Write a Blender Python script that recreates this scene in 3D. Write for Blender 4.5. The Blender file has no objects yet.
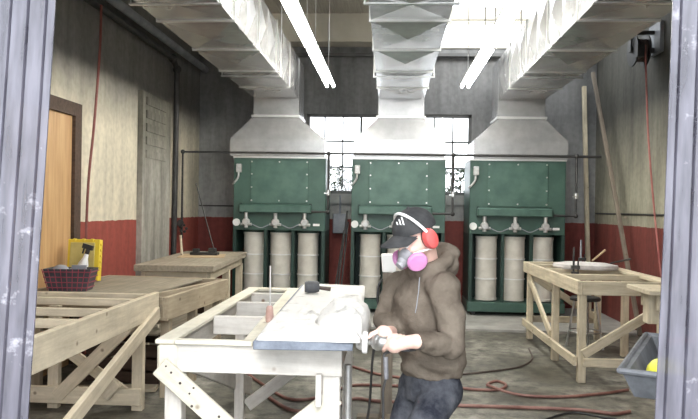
import bpy, bmesh, math, random
from mathutils import Vector, Matrix, noise
from mathutils.bvhtree import BVHTree
random.seed(7)
V = Vector
PI = math.pi
scene = bpy.context.scene
COL = scene.collection

# ------------------------------------------------------------------ camera
F = 680.0; CX, CY = 349.0, 209.5
CAM = V((0, 0, 1.6))
yw, pt, rl = math.radians(3.45), math.radians(0.15), math.radians(0.9)
FW = V((-math.sin(yw) * math.cos(pt), math.cos(yw) * math.cos(pt), -math.sin(pt)))
_r = V((math.cos(yw), math.sin(yw), 0)); _u = _r.cross(FW)
RT = _r * math.cos(rl) + _u * math.sin(rl)
UP = -_r * math.sin(rl) + _u * math.cos(rl)
cd = bpy.data.cameras.new('camera')
cd.sensor_width = 36.0; cd.lens = 36.0 * F / 698.0; cd.clip_start = 0.05; cd.clip_end = 200
cam = bpy.data.objects.new('camera', cd); COL.objects.link(cam)
cam.matrix_world = Matrix(((RT.x, UP.x, -FW.x, CAM.x), (RT.y, UP.y, -FW.y, CAM.y), (RT.z, UP.z, -FW.z, CAM.z), (0, 0, 0, 1)))
scene.camera = cam

def ray(px, py):
    return FW + RT * ((px - CX) / F) + UP * ((CY - py) / F)
def at(px, py, y):                      # measured pixel -> point in the plane Y = y
    d = ray(px, py); return CAM + d * ((y - CAM.y) / d.y)
def onz(px, py, z):                     # measured pixel -> point in the plane Z = z
    d = ray(px, py); return CAM + d * ((z - CAM.z) / d.z)

# ------------------------------------------------------------------ materials
def nt(name):
    m = bpy.data.materials.new(name); m.use_nodes = True
    t = m.node_tree; t.nodes.clear()
    o = t.nodes.new('ShaderNodeOutputMaterial')
    b = t.nodes.new('ShaderNodeBsdfPrincipled')
    t.links.new(b.outputs[0], o.inputs[0])
    return m, t, b, o
def node(t, kind, **kw):
    n = t.nodes.new(kind)
    for k, v in kw.items():
        if k.startswith('i_'):
            n.inputs[k[2:].replace('_', ' ')].default_value = v
        else:
            setattr(n, k, v)
    return n
def ramp(t, stops, fac=None):
    r = t.nodes.new('ShaderNodeValToRGB'); e = r.color_ramp.elements
    while len(e) < len(stops): e.new(0.5)
    for el, (p, c) in zip(e, stops):
        el.position = p
        el.color = (c, c, c, 1) if isinstance(c, (int, float)) else (c[0], c[1], c[2], 1)
    if fac is not None: t.links.new(fac, r.inputs[0])
    return r
def mixc(t, fac, a, b, mode='MIX'):
    m = t.nodes.new('ShaderNodeMix'); m.data_type = 'RGBA'; m.blend_type = mode
    for s, v in ((0, fac), (6, a), (7, b)):
        if isinstance(v, bpy.types.NodeSocket): t.links.new(v, m.inputs[s])
        elif isinstance(v, (int, float)) and s == 0: m.inputs[0].default_value = v
        else: m.inputs[s].default_value = (v[0], v[1], v[2], 1)
    return m.outputs[2]
def M(name, c1, c2=None, scale=6.0, rough=0.7, metal=0.0, bump=0.0, stretch=(1, 1, 1), rand=0.0, bscale=None, lo=.35, hi=.65, spec=.5):
    m, t, b, o = nt(name)
    c2 = c2 or c1
    tc = node(t, 'ShaderNodeTexCoord'); mp = node(t, 'ShaderNodeMapping')
    mp.inputs['Scale'].default_value = stretch
    t.links.new(tc.outputs['Object'], mp.inputs[0])
    n = node(t, 'ShaderNodeTexNoise', i_Scale=scale, i_Detail=6.0, i_Roughness=0.6)
    t.links.new(mp.outputs[0], n.inputs['Vector'])
    r = ramp(t, [(lo, c1), (hi, c2)], n.outputs[0])
    col = r.outputs[0]
    if rand:
        oi = node(t, 'ShaderNodeObjectInfo')
        rr = ramp(t, [(0, 1 - rand), (1, 1.0)], oi.outputs['Random'])
        col = mixc(t, 1.0, col, rr.outputs[0], 'MULTIPLY')
    t.links.new(col, b.inputs['Base Color'])
    b.inputs['Roughness'].default_value = rough; b.inputs['Metallic'].default_value = metal
    b.inputs['Specular IOR Level'].default_value = spec
    if bump:
        n2 = node(t, 'ShaderNodeTexNoise', i_Scale=bscale or scale * 4, i_Detail=4.0)
        t.links.new(mp.outputs[0], n2.inputs['Vector'])
        bp = node(t, 'ShaderNodeBump', i_Strength=bump, i_Distance=0.02)
        t.links.new(n2.outputs[0], bp.inputs['Height']); t.links.new(bp.outputs[0], b.inputs['Normal'])
    return m
def wood(name, c1, c2, knot, rough=.75):
    m, t, b, o = nt(name)
    tc = node(t, 'ShaderNodeTexCoord'); mp = node(t, 'ShaderNodeMapping'); mp.inputs['Scale'].default_value = (1.2, 14, 14)
    oi = node(t, 'ShaderNodeObjectInfo'); ad = node(t, 'ShaderNodeVectorMath', operation='ADD')
    sc = node(t, 'ShaderNodeVectorMath', operation='SCALE'); sc.inputs['Scale'].default_value = 9.0
    cb = node(t, 'ShaderNodeCombineXYZ')
    for k in range(3): t.links.new(oi.outputs['Random'], cb.inputs[k])
    t.links.new(cb.outputs[0], sc.inputs[0]); t.links.new(tc.outputs['Object'], ad.inputs[0]); t.links.new(sc.outputs[0], ad.inputs[1])
    t.links.new(ad.outputs[0], mp.inputs[0])
    n = node(t, 'ShaderNodeTexNoise', i_Scale=2.4, i_Detail=5.0, i_Roughness=.6); t.links.new(mp.outputs[0], n.inputs['Vector'])
    r = ramp(t, [(.3, c1), (.7, c2)], n.outputs[0])
    vo = node(t, 'ShaderNodeTexVoronoi', i_Scale=5.0); t.links.new(ad.outputs[0], vo.inputs['Vector'])
    kr = ramp(t, [(.04, 1.0), (.10, 0.0)], vo.outputs['Distance'])
    col = mixc(t, kr.outputs[0], r.outputs[0], knot)
    n3 = node(t, 'ShaderNodeTexNoise', i_Scale=3.0, i_Detail=6.0, i_Roughness=.7); t.links.new(ad.outputs[0], n3.inputs['Vector'])
    dr = ramp(t, [(.35, .78), (.6, 1.0)], n3.outputs[0])
    col = mixc(t, 1.0, col, dr.outputs[0], 'MULTIPLY')
    rr = ramp(t, [(0, .84), (1, 1.0)], oi.outputs['Random'])
    col = mixc(t, 1.0, col, rr.outputs[0], 'MULTIPLY')
    t.links.new(col, b.inputs['Base Color']); b.inputs['Roughness'].default_value = rough
    bp = node(t, 'ShaderNodeBump', i_Strength=.25, i_Distance=.01)
    t.links.new(n.outputs[0], bp.inputs['Height']); t.links.new(bp.outputs[0], b.inputs['Normal'])
    return m
def emit(name, col, s):
    m, t, b, o = nt(name); t.nodes.remove(b)
    e = node(t, 'ShaderNodeEmission'); e.inputs[0].default_value = (*col, 1); e.inputs[1].default_value = s
    t.links.new(e.outputs[0], o.inputs[0]); return m
def wall_mat(name, low, band, top, z_band=1.41, z0=2.55, z1=3.15, wob=.5, red=True, dirt=.55, bump=.3):
    """painted block wall: red dado, pale band, smoke-blackened upper courses"""
    m, t, b, o = nt(name)
    g = node(t, 'ShaderNodeNewGeometry'); sp = node(t, 'ShaderNodeSeparateXYZ'); t.links.new(g.outputs['Position'], sp.inputs[0])
    n = node(t, 'ShaderNodeTexNoise', i_Scale=1.3, i_Detail=6.0, i_Roughness=.6); t.links.new(g.outputs['Position'], n.inputs['Vector'])
    mr = node(t, 'ShaderNodeMath', operation='MULTIPLY_ADD'); t.links.new(n.outputs[0], mr.inputs[0])
    mr.inputs[1].default_value = wob; t.links.new(sp.outputs[2], mr.inputs[2])
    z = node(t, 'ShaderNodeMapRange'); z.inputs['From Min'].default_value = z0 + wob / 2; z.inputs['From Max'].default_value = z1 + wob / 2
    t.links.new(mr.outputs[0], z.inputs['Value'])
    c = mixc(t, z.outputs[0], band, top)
    mp = node(t, 'ShaderNodeMapping'); mp.inputs['Scale'].default_value = (2.5, 2.5, .35); t.links.new(g.outputs['Position'], mp.inputs[0])
    n2 = node(t, 'ShaderNodeTexNoise', i_Scale=2.0, i_Detail=7.0, i_Roughness=.65); t.links.new(mp.outputs[0], n2.inputs['Vector'])
    d = ramp(t, [(.3, dirt), (.62, 1.0)], n2.outputs[0])
    if red:
        n3 = node(t, 'ShaderNodeTexNoise', i_Scale=9.0, i_Detail=3.0); t.links.new(g.outputs['Position'], n3.inputs['Vector'])
        m2 = node(t, 'ShaderNodeMath', operation='MULTIPLY_ADD'); t.links.new(n3.outputs[0], m2.inputs[0]); m2.inputs[1].default_value = .03; t.links.new(sp.outputs[2], m2.inputs[2])
        lt = node(t, 'ShaderNodeMath', operation='LESS_THAN'); t.links.new(m2.outputs[0], lt.inputs[0]); lt.inputs[1].default_value = z_band + .015
        c = mixc(t, lt.outputs[0], c, low)
    c = mixc(t, 1.0, c, d.outputs[0], 'MULTIPLY')
    n4 = node(t, 'ShaderNodeTexNoise', i_Scale=14.0, i_Detail=6.0); t.links.new(g.outputs['Position'], n4.inputs['Vector'])
    d2 = ramp(t, [(.3, .82), (.6, 1.0)], n4.outputs[0]); c = mixc(t, 1.0, c, d2.outputs[0], 'MULTIPLY')
    t.links.new(c, b.inputs['Base Color']); b.inputs['Roughness'].default_value = .8
    bp = node(t, 'ShaderNodeBump', i_Strength=bump, i_Distance=.01); t.links.new(n4.outputs[0], bp.inputs['Height']); t.links.new(bp.outputs[0], b.inputs['Normal'])
    return m
def floor_mat():
    m, t, b, o = nt('dusty_wet_concrete')
    g = node(t, 'ShaderNodeNewGeometry')
    n1 = node(t, 'ShaderNodeTexNoise', i_Scale=1.1, i_Detail=8.0, i_Roughness=.62); t.links.new(g.outputs['Position'], n1.inputs['Vector'])
    n2 = node(t, 'ShaderNodeTexNoise', i_Scale=7.0, i_Detail=8.0, i_Roughness=.7); t.links.new(g.outputs['Position'], n2.inputs['Vector'])
    r1 = ramp(t, [(.34, (.05, .046, .034)), (.5, (.13, .123, .098)), (.66, (.27, .26, .225))], n1.outputs[0])
    r2 = ramp(t, [(.36, .35), (.60, 1.3)], n2.outputs[0])
    c = mixc(t, 1.0, r1.outputs[0], r2.outputs[0], 'MULTIPLY')
    t.links.new(c, b.inputs['Base Color'])
    rr = ramp(t, [(.35, .38), (.6, .75)], n1.outputs[0]); t.links.new(rr.outputs[0], b.inputs['Roughness'])
    bp = node(t, 'ShaderNodeBump', i_Strength=.25, i_Distance=.01); t.links.new(n2.outputs[0], bp.inputs['Height']); t.links.new(bp.outputs[0], b.inputs['Normal'])
    return m
def clear_pane(name, tint=(1, 1, 1), refl=.06):
    m, t, b, o = nt(name); t.nodes.remove(b)
    a = node(t, 'ShaderNodeBsdfTransparent'); a.inputs[0].default_value = (*tint, 1)
    g = node(t, 'ShaderNodeBsdfGlossy'); g.inputs['Roughness'].default_value = .05
    x = node(t, 'ShaderNodeMixShader'); x.inputs[0].default_value = refl
    t.links.new(a.outputs[0], x.inputs[1]); t.links.new(g.outputs[0], x.inputs[2]); t.links.new(x.outputs[0], o.inputs[0]); return m
def strip_mat():
    m, t, b, o = nt('scuffed_clear_vinyl')
    g = node(t, 'ShaderNodeTexCoord'); mp = node(t, 'ShaderNodeMapping'); mp.inputs['Scale'].default_value = (9, 1, 1.2); t.links.new(g.outputs['Object'], mp.inputs[0])
    n = node(t, 'ShaderNodeTexNoise', i_Scale=4.0, i_Detail=6.0); t.links.new(mp.outputs[0], n.inputs['Vector'])
    c = ramp(t, [(.35, (.065, .063, .08)), (.65, (.155, .15, .185))], n.outputs[0])
    t.links.new(c.outputs[0], b.inputs['Base Color']); b.inputs['Roughness'].default_value = .25
    n2 = node(t, 'ShaderNodeTexNoise', i_Scale=7.0, i_Detail=5.0, i_Roughness=.7); t.links.new(g.outputs['Object'], n2.inputs['Vector'])
    sc2 = ramp(t, [(.60, 0.0), (.68, .8)], n2.outputs[0])
    t.links.new(mixc(t, sc2.outputs[0], c.outputs[0], (.46, .45, .50)), b.inputs['Base Color'])
    b.inputs['Specular IOR Level'].default_value = .8
    tr = node(t, 'ShaderNodeBsdfTranslucent'); tr.inputs[0].default_value = (.15, .145, .18, 1)
    x = node(t, 'ShaderNodeMixShader'); x.inputs[0].default_value = .3
    t.links.new(b.outputs[0], x.inputs[1]); t.links.new(tr.outputs[0], x.inputs[2])
    tp = node(t, 'ShaderNodeBsdfTransparent'); tp.inputs[0].default_value = (.88, .86, .95, 1)
    x2 = node(t, 'ShaderNodeMixShader'); x2.inputs[0].default_value = .22
    t.links.new(x.outputs[0], x2.inputs[1]); t.links.new(tp.outputs[0], x2.inputs[2]); t.links.new(x2.outputs[0], o.inputs[0])
    return m

RED = (.30, .062, .045)
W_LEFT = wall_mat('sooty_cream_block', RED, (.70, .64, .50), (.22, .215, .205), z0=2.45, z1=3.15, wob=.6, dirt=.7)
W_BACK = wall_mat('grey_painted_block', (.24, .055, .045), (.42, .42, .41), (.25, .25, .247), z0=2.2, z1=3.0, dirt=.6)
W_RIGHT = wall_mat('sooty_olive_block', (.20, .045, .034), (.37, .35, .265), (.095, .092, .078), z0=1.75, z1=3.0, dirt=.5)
W_PIL = wall_mat('bare_stained_concrete', RED, (.44, .42, .37), (.22, .21, .17), z0=1.9, z1=2.6, red=False, dirt=.35, bump=.8)
W_FRONT = M('front_block', (.45, .43, .38), (.52, .5, .45), 3, .85)
FLOOR = floor_mat()
PAD = M('pale_concrete', (.27, .265, .24), (.42, .41, .38), 3, .7, bump=.2)
CEIL = M('ceiling_planks', (.34, .31, .26), (.46, .43, .36), 3, .8, stretch=(14, .6, 1))
CREAM = M('cream_beam_paint', (.62, .58, .48), (.70, .66, .56), 3, .7)
DARKGREY = M('dark_grey_paint', (.10, .10, .10), (.15, .15, .145), 4, .7)
WD_WHITE = wood('stone_dusted_pine', (.64, .60, .55), (.78, .75, .70), (.30, .21, .15))
WD_CREAM = wood('dusty_cream_pine', (.76, .71, .58), (.86, .82, .70), (.30, .22, .15))
WD_LEFT = wood('weathered_grey_pine', (.56, .48, .35), (.76, .67, .51), (.26, .20, .14))
WD_LEFT2 = wood('dusty_grey_plywood', (.26, .225, .17), (.40, .35, .27), (.24, .19, .14))
WD_MID = wood('brown_grey_pine', (.36, .29, .20), (.50, .42, .30), (.2, .14, .09))
WD_RIGHT = wood('yellowed_pine', (.56, .475, .33), (.78, .69, .52), (.30, .21, .13))
WD_DARK = wood('dark_stained_wood', (.05, .03, .02), (.10, .06, .04), (.03, .02, .015))
WD_DOOR = M('varnished_plywood', (.42, .25, .11), (.56, .36, .18), 3, .5, stretch=(6, 6, .5))
WD_POLE = wood('grey_brown_timber', (.17, .14, .11), (.28, .235, .18), (.18, .13, .09))
GALV = M('galvanised_sheet', (.46, .465, .47), (.60, .60, .605), 5, .27, .62, bump=.04, bscale=9)
GALV2 = M('seam_metal', (.62, .62, .6), (.72, .72, .7), 5, .4, .8)
GREEN = M('green_enamel', (.038, .085, .066), (.062, .125, .10), 3.5, .42, bump=.04)
GREEN2 = M('green_enamel_panel', (.045, .10, .078), (.08, .15, .122), 4.5, .4, bump=.06, bscale=5)
GREEN_D = M('dark_green_enamel', (.012, .035, .027), (.02, .05, .04), 3, .5)
FILTER = M('pleated_filter_paper', (.60, .57, .51), (.70, .67, .61), 8, .8)
STEEL = M('bright_steel', (.58, .58, .57), (.74, .74, .73), 20, .3, .9)
ALU = M('cast_aluminium', (.48, .48, .47), (.62, .62, .61), 30, .45, .6)
BLACKPIPE = M('black_iron_pipe', (.02, .02, .02), (.045, .042, .04), 9, .55)
BLACK = M('black_rubber', (.015, .015, .016), (.03, .03, .03), 9, .5)
WHITE = M('white_plastic', (.78, .78, .77), (.85, .85, .84), 9, .4)
PAPER = M('white_paper', (.82, .81, .79), (.88, .87, .85), 6, .8)
REDHOSE = M('red_rubber_hose', (.33, .085, .06), (.46, .16, .12), 5, .5)
PINKHOSE = M('dusty_red_hose', (.15, .055, .042), (.27, .14, .115), 5, .6)
GREYCABLE = M('dark_rubber_cable', (.05, .035, .03), (.09, .065, .055), 5, .6)
STONE = M('white_carved_stone', (.34, .335, .325), (.68, .67, .65), 8, .75, lo=.28, hi=.43, bump=.35, bscale=22)
SLATE = M('blue_grey_slab', (.13, .15, .19), (.22, .25, .30), 12, .7, bump=.3, bscale=30)
TUBE = emit('fluorescent_tube', (1.0, .975, .90), 42.0)
STRIP = strip_mat()
GLASS = clear_pane('window_glass')
YELLOW = M('yellow_plastic', (.68, .50, .03), (.80, .62, .06), 5, .45)
YELLOW_D = M('dusty_yellow_plastic', (.45, .38, .13), (.56, .48, .18), 7, .7)
GREYPL = M('grey_plastic', (.20, .215, .245), (.33, .345, .38), 5, .5)
DKPL = M('dark_plastic', (.04, .042, .05), (.08, .085, .095), 8, .5)
MAGENTA = M('dark_red_wire', (.25, .04, .07), (.34, .07, .10), 8, .5)
LIME = M('bright_yellow_rubber', (.80, .78, .06), (.88, .86, .12), 8, .5)
CLOTH = M('pale_rag', (.62, .66, .60), (.80, .82, .80), 8, .9, bump=.4)
HOODIE = M('brown_fleece', (.10, .080, .063), (.175, .147, .118), 7, .95, bump=.3, bscale=60, spec=.15)
JEANS = M('dusty_dark_denim', (.016, .018, .026), (.115, .12, .135), 7, .9, bump=.2, bscale=70, lo=.38, hi=.72, spec=.15)
SKIN = M('skin', (.72, .46, .38), (.80, .55, .47), 12, .5)
CAPMAT = M('charcoal_cotton', (.035, .036, .038), (.06, .06, .062), 20, .9, spec=.2)
MUFF = M('red_ear_cup', (.55, .07, .07), (.68, .14, .13), 10, .45)
PINK = M('pink_filter', (.58, .22, .47), (.66, .30, .55), 10, .7)
MASK = M('grey_rubber_mask', (.22, .22, .24), (.32, .32, .34), 10, .5)
LEAF = M('leaf_green', (.015, .03, .008), (.04, .065, .02), 9, .7)
BARK = M('bark', (.05, .035, .02), (.09, .06, .04), 9, .8)
CARD = M('cardboard', (.42, .30, .18), (.52, .39, .25), 8, .85)
GROUND = M('outside_ground', (.34, .33, .31), (.42, .41, .39), 2, .9)

# ------------------------------------------------------------------ mesh helpers
def box(bm, lo, hi, rot=None):
    lo, hi = V(lo), V(hi)
    r = bmesh.ops.create_cube(bm, size=1.0)
    s = hi - lo; c = (lo + hi) / 2
    for v in r['verts']:
        p = V((v.co.x * s.x, v.co.y * s.y, v.co.z * s.z))
        v.co = c + (rot @ p if rot is not None else p)
    return r['verts']
def frame_of(d, up=V((0, 0, 1))):
    d = d.normalized()
    if abs(d.dot(up)) > .99: up = V((0, 1, 0)) if abs(d.y) < .9 else V((1, 0, 0))
    a = d.cross(up).normalized(); return a, a.cross(d).normalized()
def loft(bm, rings, cap=True):
    """rings: list of lists of Vectors of equal length"""
    vs = [[bm.verts.new(p) for p in r] for r in rings]
    n = len(vs[0])
    for a, b in zip(vs, vs[1:]):
        for i in range(n):
            bm.faces.new((a[i], a[(i + 1) % n], b[(i + 1) % n], b[i]))
    if cap:
        bm.faces.new(vs[0][::-1]); bm.faces.new(vs[-1])
def tube(bm, pts, r, n=8, cap=True):
    pts = [V(p) for p in pts]
    rs = r if isinstance(r, (list, tuple)) else [r] * len(pts)
    rings = []; a = None
    for i, p in enumerate(pts):
        if i == 0: d = pts[1] - p
        elif i == len(pts) - 1: d = p - pts[i - 1]
        else: d = (pts[i + 1] - p).normalized() + (p - pts[i - 1]).normalized()
        if d.length < 1e-9: d = V((0, 0, 1))
        d.normalize()
        if a is None: a, b = frame_of(d)
        else:
            a = a - d * a.dot(d)
            if a.length < 1e-6: a, _ = frame_of(d)
            a.normalize()
        b = a.cross(d)
        k = 1.0
        if 0 < i < len(pts) - 1:
            c = (pts[i + 1] - p).normalized().dot(d); k = 1 / max(c, .5)
        rings.append([p + (a * math.cos(2 * PI * j / n) + b * math.sin(2 * PI * j / n)) * rs[i] for j in range(n)])
    loft(bm, rings, cap)
def smooth_path(pts, sub=6):
    pts = [V(p) for p in pts]; out = []
    P = [pts[0] * 2 - pts[1]] + pts + [pts[-1] * 2 - pts[-2]]
    for i in range(1, len(P) - 2):
        for k in range(sub):
            t = k / sub; p0, p1, p2, p3 = P[i - 1:i + 3]
            out.append(.5 * ((2 * p1) + (p2 - p0) * t + (2 * p0 - 5 * p1 + 4 * p2 - p3) * t * t + (3 * p1 - p0 - 3 * p2 + p3) * t ** 3))
    out.append(pts[-1]); return out
def cyl(bm, p0, p1, r0, r1=None, n=20):
    tube(bm, [p0, p1], [r0, r0 if r1 is None else r1], n)
def lathe(bm, prof, n=24, o=V((0, 0, 0)), axis=V((0, 0, 1))):
    a, b = frame_of(axis, V((0, 1, 0))); ax = axis.normalized()
    loft(bm, [[o + ax * z + (a * math.cos(2 * PI * j / n) + b * math.sin(2 * PI * j / n)) * r for j in range(n)] for r, z in prof])
def ball(bm, c, r, R=None, seg=16):
    r = r if isinstance(r, (tuple, list)) else (r, r, r)
    q = bmesh.ops.create_uvsphere(bm, u_segments=seg, v_segments=max(8, seg // 2), radius=1.0)
    for v in q['verts']:
        p = V((v.co.x * r[0], v.co.y * r[1], v.co.z * r[2])); v.co = V(c) + (R @ p if R is not None else p)
    return q['verts']
def ob(name, bm, mat, parent=None, smooth=False, bevel=0.0, loc=None):
    if bevel:
        bmesh.ops.bevel(bm, geom=list(bm.edges), offset=bevel, segments=1, affect='EDGES')
    bmesh.ops.recalc_face_normals(bm, faces=list(bm.faces))
    me = bpy.data.meshes.new(name); bm.to_mesh(me); bm.free(); me.materials.append(mat)
    if smooth:
        me.polygons.foreach_set('use_smooth', [True] * len(me.polygons)); 
        try: me.set_sharp_from_angle(angle=math.radians(40))
        except Exception: pass
    o = bpy.data.objects.new(name, me); COL.objects.link(o)
    if parent is not None: o.parent = parent
    if loc is not None: o.location = loc
    return o
def tag(o, label, cat, group=None):
    o['label'] = label; o['category'] = cat
    if group: o['group'] = group
    return o
def thing(name, label, cat, loc=(0, 0, 0), rotz=0.0, group=None):
    o = bpy.data.objects.new(name, None); COL.objects.link(o); o.location = loc; o.rotation_euler = (0, 0, rotz)
    o.empty_display_size = .1
    return tag(o, label, cat, group)
def struct(o):
    o['kind'] = 'structure'; return o
def board(name, p0, p1, w, t, mat, parent, up=V((0, 0, 1)), bev=.004):
    """sawn board from p0 to p1; w = size along up, t = thickness across"""
    p0, p1 = V(p0), V(p1); d = p1 - p0; L = d.length; d.normalize(); up = V(up)
    y = up.cross(d)
    if y.length < 1e-4: y = V((0, 1, 0))
    y.normalize(); z = d.cross(y)
    bm = bmesh.new(); box(bm, (-L / 2, -t / 2, -w / 2), (L / 2, t / 2, w / 2))
    o = ob(name, bm, mat, parent, bevel=bev)
    c = (p0 + p1) / 2
    o.matrix_local = Matrix(((d.x, y.x, z.x, c.x), (d.y, y.y, z.y, c.y), (d.z, y.z, z.z, c.z), (0, 0, 0, 1)))
    return o
def dup(root, loc, label=None, rotz=None):
    r = root.copy(); COL.objects.link(r); r.location = loc
    if rotz is not None: r.rotation_euler = (0, 0, rotz)
    if label: r['label'] = label
    for ch in list(root.children):
        c = ch.copy(); COL.objects.link(c); c.parent = r
        for g in list(ch.children):
            d = g.copy(); COL.objects.link(d); d.parent = c
    return r
def sbox(name, lo, hi, mat):
    bm = bmesh.new(); box(bm, lo, hi); return struct(ob(name, bm, mat))
def boxes(name, lst, mat, parent=None, bevel=0):
    bm = bmesh.new()
    for lo, hi in lst: box(bm, lo, hi)
    return ob(name, bm, mat, parent, bevel=bevel)

# ------------------------------------------------------------------ the room
XL, XR, YF, YB, ZC = -3.2, 3.3, 1.45, 11.2, 4.7
sbox('floor', (XL - .2, -.2 + YF, -.2), (XR + .2, YB + .2, 0), FLOOR)
sbox('trim_1', (XL, 9.02, 0), (XR, YB, .03), PAD)                       # low concrete pad under the collectors
sbox('wall_left', (XL - .2, YF - .2, 0), (XL, YB + .2, ZC), W_LEFT)
sbox('wall_right', (XR, YF - .2, 0), (XR + .2, YB + .2, ZC), W_RIGHT)
SX0, SX1, SY0, SY1 = .62, 2.9, 9.0, 11.2
WX0, WX1, WZ0, WZ1 = -1.40, 1.31, 1.83, 3.15
o = struct(boxes('wall_back', [((XL, YB, 0), (WX0, YB + .2, ZC)), ((WX1, YB, 0), (SX1, YB + .2, 4.27)), ((SX1, YB, 0), (XR, YB + .2, ZC)), ((WX0, YB, 0), (WX1, YB + .2, WZ0)), ((WX0, YB, WZ1), (SX0, YB + .2, ZC)), ((SX0, YB, WZ1), (WX1, YB + .2, 4.27))], W_BACK))
DX0, DX1, DZ = -1.75, 1.75, 3.9
struct(boxes('wall_front', [((XL, YF - .2, 0), (DX0, YF, ZC)), ((DX1, YF - .2, 0), (XR, YF, ZC)), ((DX0, YF - .2, DZ), (DX1, YF, ZC))], W_FRONT))
bm = bmesh.new()
for lo, hi in [((XL - .2, YF - .2, ZC), (SX0, YB + .2, ZC + .2)), ((SX1, YF - .2, ZC), (XR + .2, YB + .2, ZC + .2)), ((SX0, YF - .2, ZC), (SX1, SY0, ZC + .2)), ((SX0, SY1, ZC), (SX1, YB + .2, ZC + .2))]:
    box(bm, lo, hi)
x = XL + .12
while x < XR:                                                              # raised board joints
    box(bm, (x - .006, YF, ZC - .006), (x + .006, SY0 if SX0 < x < SX1 else YB, ZC + .01)); x += .16
struct(ob('ceiling', bm, CEIL))
struct(boxes('trim_2', [((XL, 10.83, 4.25), (SX0, YB, ZC)), ((SX1, 10.83, 4.25), (XR, YB, ZC))], CREAM))   # boxed beam over the back wall, broken by the clerestory
sbox('trim_3', (XL, 11.10, 4.08), (XR, YB, 4.13), DARKGREY)
bm = bmesh.new()
for lo, hi in [((SX0, SY0, ZC - .04), (SX0 + .05, SY1, ZC + .22)), ((SX1 - .05, SY0, ZC - .04), (SX1, SY1, ZC + .22)), ((SX0, SY0, ZC - .04), (SX1, SY0 + .05, ZC + .22))]:
    box(bm, lo, hi)
sky_frame = struct(ob('window_2', bm, CREAM))
bm = bmesh.new(); box(bm, (SX0 + .05, SY0 + .05, ZC + .1), (SX1 - .05, SY1, ZC + .106)); ob('pane', bm, GLASS, sky_frame)
bm = bmesh.new()
for lo, hi in [((SX0, YB - .02, 4.23), (SX1, YB + .2, 4.28)), ((SX0, YB + .02, ZC - .04), (SX1, YB + .2, ZC)), ((SX0, YB, 4.28), (SX0 + .05, YB + .1, ZC)), ((SX1 - .05, YB, 4.28), (SX1, YB + .1, ZC))]: box(bm, lo, hi)
cl_frame = struct(ob('window_3', bm, CREAM))
bm = bmesh.new(); box(bm, (SX0 + .05, YB + .05, 4.28), (SX1 - .05, YB + .056, ZC - .04)); ob('pane', bm, GLASS, cl_frame)
# back window
bm = bmesh.new()
t_ = .035
for lo, hi in [((WX0, YB + .02, WZ0), (WX0 + .05, YB + .1, WZ1)), ((WX1 - .05, YB + .02, WZ0), (WX1, YB + .1, WZ1)), ((WX0, YB + .02, WZ1 - .05), (WX1, YB + .1, WZ1)), ((WX0, YB + .02, WZ0), (WX1, YB + .1, WZ0 + .05))]:
    box(bm, lo, hi)
win = struct(ob('window_1', bm, DARKGREY))
bm = bmesh.new()
nx = 9
for i in range(1, nx):
    x = WX0 + (WX1 - WX0) * i / nx; w = .012 if i % 3 else .02
    box(bm, (x - w, YB + .03, WZ0 + .04), (x + w, YB + .07, WZ1 - .04))
for z in (2.27, 2.70):
    box(bm, (WX0 + .04, YB + .03, z - .014), (WX1 - .04, YB + .07, z + .014))
ob('glazing_bars', bm, DARKGREY, win)
bm = bmesh.new(); box(bm, (WX0 + .04, YB + .048, WZ0 + .04), (WX1 - .04, YB + .053, WZ1 - .04)); ob('pane', bm, GLASS, win)
sbox('trim_4', (WX0 - .08, YB - .05, WZ0 - .16), (WX1 + .08, YB + .0, WZ0), M('sill_concrete', (.30, .30, .29), (.4, .4, .39), 4, .8))
# pilaster on left wall
bm = bmesh.new(); box(bm, (XL, 8.42, 0), (XL + .07, 9.50, 3.05))
for k in range(5):
    z = 2.2 + k * .17
    box(bm, (XL + .065, 8.52, z), (XL + .085, 9.28, z + .10))
struct(ob('trim_5', bm, W_PIL))
# door in left wall
bm = bmesh.new(); box(bm, (XL, 5.35, 0), (XL + .035, 6.58, 2.47))
dr = struct(ob('door_1', bm, WD_DOOR))
bm = bmesh.new()
for lo, hi in [((XL, 6.58, 0), (XL + .07, 6.72, 2.60)), ((XL, 5.21, 0), (XL + .07, 5.35, 2.60)), ((XL, 5.35, 2.47), (XL + .07, 6.58, 2.60))]: box(bm, lo, hi)
ob('door_frame', bm, WD_DARK, dr)
bm = bmesh.new(); ball(bm, (XL + .08, 5.5, 1.0), .03); cyl(bm, (XL + .03, 5.5, 1.0), (XL + .08, 5.5, 1.0), .012); ob('door_knob', bm, STEEL, dr, True)
# outside
sbox('ground', (-25, -12, -.25), (25, 30, -.205), GROUND)
bm = bmesh.new(); box(bm, (-6, -8, -.2), (6, YF - .2, 0)); struct(ob('outside_pavement', bm, GROUND))

# ------------------------------------------------------------------ workbenches
def bench_rect(root, X0, X1, Y0, Y1, Z, mat, rail=.14, t=.04, slats=(), legw=.09, end_top=None):
    """two long rails, two end rails, on-edge cross slats; coordinates local to root"""
    zc = Z - rail / 2
    board('side_rail', (X0 + t / 2, Y0, zc), (X0 + t / 2, Y1, zc), rail, t, mat, root)
    board('side_rail', (X1 - t / 2, Y0, zc), (X1 - t / 2, Y1, zc), rail, t, mat, root)
    board('end_rail', (X0 + t, Y0 + t / 2, zc), (X1 - t, Y0 + t / 2, zc), rail, t, mat, root)
    board('end_rail', (X0 + t, Y1 - t / 2, zc), (X1 - t, Y1 - t / 2, zc), rail, t, mat, root)
    for y in slats:
        board('cross_slat', (X0 + t, y, Z - .05), (X1 - t, y, Z - .05), .09, .04, mat, root)

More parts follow.
